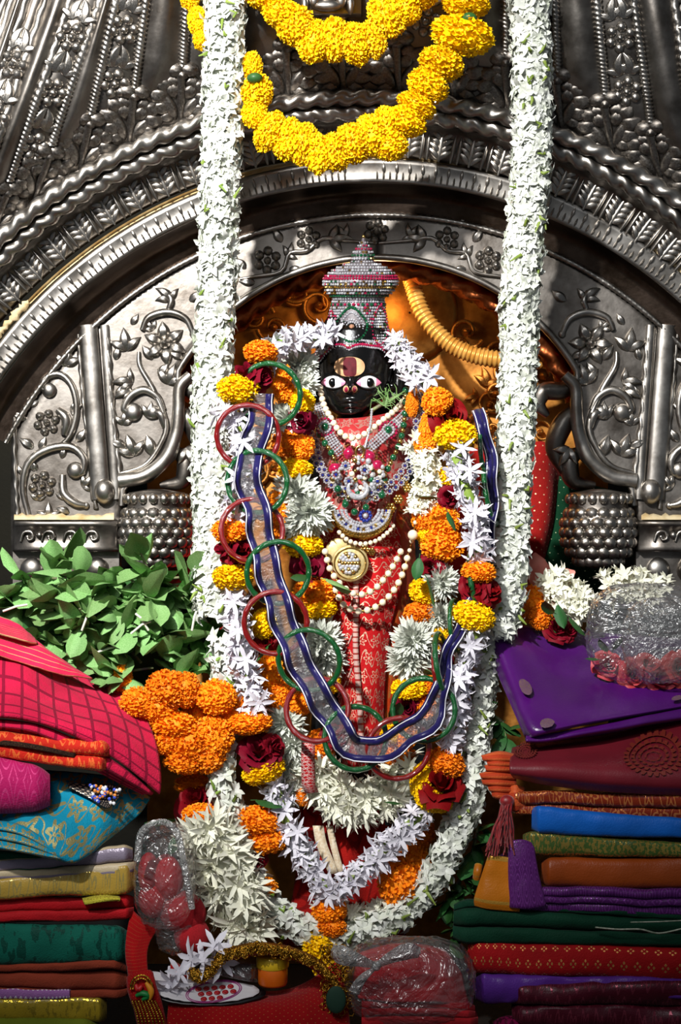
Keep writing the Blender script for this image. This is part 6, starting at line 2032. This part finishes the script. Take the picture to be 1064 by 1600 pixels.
# right bag with rose petals
t = thing('plastic_bag', 'clear plastic bag with pink red petals lying on the purple sari', 'bag', P(1000, 1080, -.2))
blob(1012, 990, -.17, 104, 86, .05, .06, 5.7, None, fr=22).build('bag_film', M['film'], t)
blob(1045, 1000, -.19, 78, 72, .045, .07, 9.2, None, fr=24).build('bag_film', M['film'], t)
t = thing('rose_petals', 'pink red petals and rose buds inside the right plastic bag', 'flowers', P(1000, 1075, -.17))
strung(t, [('r', 950, 1038, 22, 20, 0, -.18, (0, -1, .3)), ('r', 990, 1055, 26, 22, 0, -.185, (0, -1, .2)), ('r', 1030, 1060, 28, 22, 0, -.185, (.2, -1, .2)), ('r', 1062, 1045, 26, 24, 0, -.185, (0, -1, .2)), ('r', 1012, 1040, 24, 20, 0, -.175, (0, -1, .5)), ('r', 1085, 1055, 26, 24, 0, -.18, (0, -1, .2))], -.17)
M['rose_pink'] = mk('pink_red_petal', '#d24848', '#b02038', rough=.55, scale=50, rand=.15)
for o in t.children:
    o.material_slots[0].link = 'OBJECT'; o.material_slots[0].material = M['rose_pink']
for x, y, d in ((935, 1030, (-.6, -.5, .3)), (958, 1015, (.2, -.4, .9)), (948, 1018, (-.3, -.4, .8))):
    link('leaf', R.choice(FM['d']), t, axm(P(x, y, -.19), d, 0, .028))

# red velvet cloth with gold lace
M['velvet'] = F('red_velvet', '#9c0f12', '#d8a860', 'dots', (24, 24), rough=.85, thr=.07, sheen=.8, zari=.6)
t = thing('velvet_cloth', 'red velvet cloth with gold lace hem spread over the bottom front', 'cloth', P(370, 1600, -.33))
sheet('spread', None, [[(268, 1500, -.25), (350, 1540, -.26), (450, 1545, -.26), (530, 1500, -.24)], [(262, 1540, -.29), (350, 1562, -.31), (450, 1560, -.31), (540, 1545, -.27)], [(262, 1580, -.32), (350, 1590, -.34), (450, 1585, -.34), (545, 1580, -.3)], [(250, 1640, -.34), (350, 1640, -.36), (450, 1640, -.36), (550, 1640, -.33)]], M['velvet'], 40, 30, .006, (18, 12, 14), 3, .004, parent=t)
sheet('flap', None, [[(205, 1420, -.25), (230, 1440, -.26), (255, 1440, -.25)], [(196, 1480, -.28), (210, 1482, -.29), (232, 1478, -.28)], [(200, 1525, -.3), (214, 1525, -.31), (232, 1522, -.3)], [(205, 1570, -.31), (222, 1570, -.32), (240, 1566, -.31)]], M['velvet'], 16, 30, .005, (18, 12, 14), 6, .004, parent=t)
sheet('hood', None, [[(352, 1486, -.3), (400, 1474, -.3), (450, 1478, -.3), (500, 1502, -.3), (526, 1532, -.3)], [(356, 1500, -.31), (400, 1488, -.325), (450, 1492, -.325), (498, 1515, -.325), (522, 1545, -.31)], [(360, 1504, -.28), (400, 1494, -.28), (450, 1498, -.28), (495, 1520, -.28), (518, 1550, -.28)]], M['velvet'], 34, 14, .003, (20, 12, 16), 8, .004, parent=t)
M['lace'] = metalmat('gold_lace', '#c98a2c', '#7a4312', (.3, .45), 140, .5, 260)
hem_px = [(298, 1520), (318, 1524), (335, 1507), (352, 1491), (400, 1480), (450, 1486), (500, 1508), (528, 1542), (538, 1562)]
hp = [P(a, b, -.326 + (.02 if a > 530 else 0)) for a, b in hem_px]
hc = crv(hp, 90)
mb = MB()
mb.grid([[p + Vector((0, .004, .006)), p + Vector((0, -.003, .001)), p + Vector((0, -.002, -.005)), p + Vector((0, .003, -.009))] for p in hc], us=1, vs=20)
solid(mb.build('lace_hem', M['lace'], t), .001)
mb = MB(); rr = random.Random(12)
for k in range(10):
    ph, am, fq = rr.uniform(0, 6), rr.uniform(.003, .008), rr.uniform(50, 90)
    mb.tube([p + Vector((0, -.004 - .002 * math.sin(i * .9 + ph), am * math.sin(i / 89 * fq + ph) - .002)) for i, p in enumerate(crv(hp, 260))], .0008, 4)
for i in range(200):
    c = rr.choice(hc) + Vector((0, -.005, rr.uniform(-.009, .006)))
    a = rr.uniform(0, 6.28)
    mb.tube([c + Vector((.004 * math.cos(a + q), .002 * math.sin(q * 2), .004 * math.sin(a + q))) for q in np.linspace(0, 4.5, 6)], .0008, 4)
stuff(mb.build('lace_threads', M['gold_thread'], t))
mb = MB(); rr = random.Random(6)
for i in range(150):
    c = P(rr.uniform(505, 548), rr.uniform(1480, 1585), -.31 + rr.uniform(-.01, .01))
    a = rr.uniform(0, 6.28)
    mb.tube([c + Vector((.005 * math.cos(a + q), .002 * math.sin(q * 2), .005 * math.sin(a + q))) for q in np.linspace(0, 4.5, 7)], .0009, 4)
stuff(mb.build('gold_lace_loops', M['gold_thread'], t))
mb = MB(); mb.ball(P(525, 1562, -.335), .001, 14, 8, sc=(14, 4, 19)); mb.build('green_patch', mk('green_velvet', '#0a3020', rough=.8), t)
# embroidered hanging end with beads
mb = MB(); mb.tube(pcrv([(218, 1520, -.325), (222, 1545, -.335), (232, 1575, -.335), (242, 1625, -.33)], 20), [.016, .019, .019, .0195] + [.02] * 16, 14, flat=.5); mb.build('embroidered_end', M['velvet'], t)
mb = MB()
for k in range(8):
    x0, x1 = 206 + 5 * k, 224 + 6 * k
    mb.tube(pcrv([(x0, 1562, -.348), (lerp(x0, x1, .5), 1590, -.349), (x1, 1640, -.345)], 60), .0014, 5, fn=lambda q, th: 1 + .5 * math.cos(q * 120))
stuff(mb.build('gold_fringe', M['gold_thread'], t))
for rad in (13, 17):
    mb = MB(); mb.tube([P(221 + rad * math.cos(a), 1545 + rad * 1.25 * math.sin(a), -.348) for a in np.linspace(PI, 2 * PI, 24)], .0016, 5, fn=lambda q, th: 1 + .4 * math.cos(q * 80)); mb.build('gold_braid', M['gold_thread'], t)
for nm, col, pts in (('green_motif', '#0c7a34', [(212, 1556), (222, 1552), (232, 1556), (222, 1562)]), ('orange_motif', '#e0901a', [(228, 1535), (236, 1548), (234, 1562)]), ('red_motif', '#c01818', [(212, 1538), (216, 1546), (222, 1540)])):
    mb = MB(); mb.tube(pcrv([(a, b, -.349) for a, b in pts], 12), [.0045 * math.sin(PI * (.15 + .7 * i / 11)) for i in range(12)], 6); mb.build(nm, mk(nm, col, rough=.5), t)
# printed packet: black and white tray card with red dots
M['paper'] = mk('white_card', '#d9d6d8', '#cac6ca', rough=.5, scale=20)
M['card_black'] = mk('black_card', '#0a0a0c', '#111114', rough=.35, scale=20)
t = thing('printed_packet', 'black and white printed packet with red dots, on the red velvet', 'packet', P(330, 1570, -.3))
Fp = frame(P(318, 1543, -.305), Vector((.05, -.55, .8)), Vector((-.25, .8, .5)))
out = [(-78, 40), (-70, 10), (-52, -8), (-20, -22), (30, -32), (70, -28), (66, -12), (20, 6), (-30, 22), (-60, 40)]


def card(name, mat, sc, h, off=(0, 0)):
    pl = [(a * sc + off[0], b * sc + off[1]) for a, b in out]
    P3 = crv([Vector((a, b, 0)) for a, b in pl + pl[:1]], 60)[:-1]
    c = sum(P3, Vector()) / len(P3)
    mb = MB()
    mb.grid([[Fp @ ((c + (p - c) * q) * .001 * 1.0 + Vector((0, 0, h + .0008 * (math.sin(i * 2.2) if q == 1 else 0)))) for i, p in enumerate(P3)] for q in (.02, .5, .9, 1)], 0, True)
    return solid(mb.build(name, mat, t), .0012)


card('black_backing', M['card_black'], 1.12, -.002)
card('white_face', M['paper'], 1.0, .001)
M['print_red'] = mk('red_print', '#b0121c', '#98101a', rough=.5)
M['print_mag'] = mk('magenta_print', '#a0287a', rough=.5)


def disc(name, mat, x, y, rx, ry, h):
    mb = MB(); mb.grid([[Fp @ Vector((x * .001 + rx * .001 * q * math.cos(a), y * .001 + ry * .001 * q * math.sin(a), h)) for a in np.linspace(0, 6.283, 16)] for q in (.05, 1)])
    return solid(mb.build(name, mat, t), .0006)


for i in range(13):
    x, y = -8 + (i % 5) * 11 + (i // 5) * 2, -4 - (i // 5) * 9 + (i % 5) * -1.2
    disc('red_dot', M['print_red'], x, y, 4.4, 3.6, .0032)
disc('orange_spot', mk('orange_print', '#d8601c', rough=.5), -42, 12, 7, 5, .0032)
for q in (0, 1):
    mb = MB(); mb.tube([Fp @ Vector(((12 + (36 + 2.5 * q) * math.cos(a)) * .001, (-12 + (16 + 2 * q) * math.sin(a)) * .001, .003)) for a in np.linspace(0, 6.283, 48)], .0007, 4, caps=False); mb.build('printed_ring', M['print_mag'], t)
# orange pot with yellow lid
t = thing('kumkum_pot', 'small orange plastic pot with a yellow lid under the lace hem', 'pot', P(424, 1540, -.3))
c = P(426, 1538, -.29)
mb = MB(); mb.lathe([(.001, -.001), (.019, 0), (.0205, .003), (.021, .024), (.02, .026)], c, 28); mb.build('pot_body', mk('orange_plastic', '#d86a10', '#c25608', rough=.35), t)
mb = MB(); mb.lathe([(.0215, .024), (.0225, .026), (.0225, .038), (.021, .0405), (.001, .041)], c, 36, fn=lambda th, h: 1 + .008 * math.cos(40 * th)); mb.build('lid', mk('yellow_plastic', '#d8b422', '#cda61a', rough=.35), t)
# small clear box beside it
t = thing('small_box', 'small clear plastic box with brown contents beside the orange pot', 'box', P(372, 1535, -.29))
mb = MB(); Fb = frame(P(372, 1516, -.29), Vector((-.3, -.9, .3)), Vector((.15, .2, 1)))
prof = [(-.024, -.012), (.024, -.012), (.027, -.006), (.026, .008), (.02, .013), (-.02, .013), (-.026, .008), (-.027, -.006)]
mb.grid([[Fb @ Vector((a * k, b * k, h)) for a, b in prof] for h, k in ((-.02, .05), (-.02, 1), (.012, 1), (.016, .92), (.016, .05))], 0, True)
mb.build('box_shell', M['film'], t)
mb = MB(); mb.box((-.02, -.01, -.015), (.02, .004, .01)); mb.v = [tuple(Fb @ Vector(p)) for p in mb.v]; mb.build('box_contents', mk('brown_powder', '#4a1c12', '#2e0e0a', rough=.8), t)
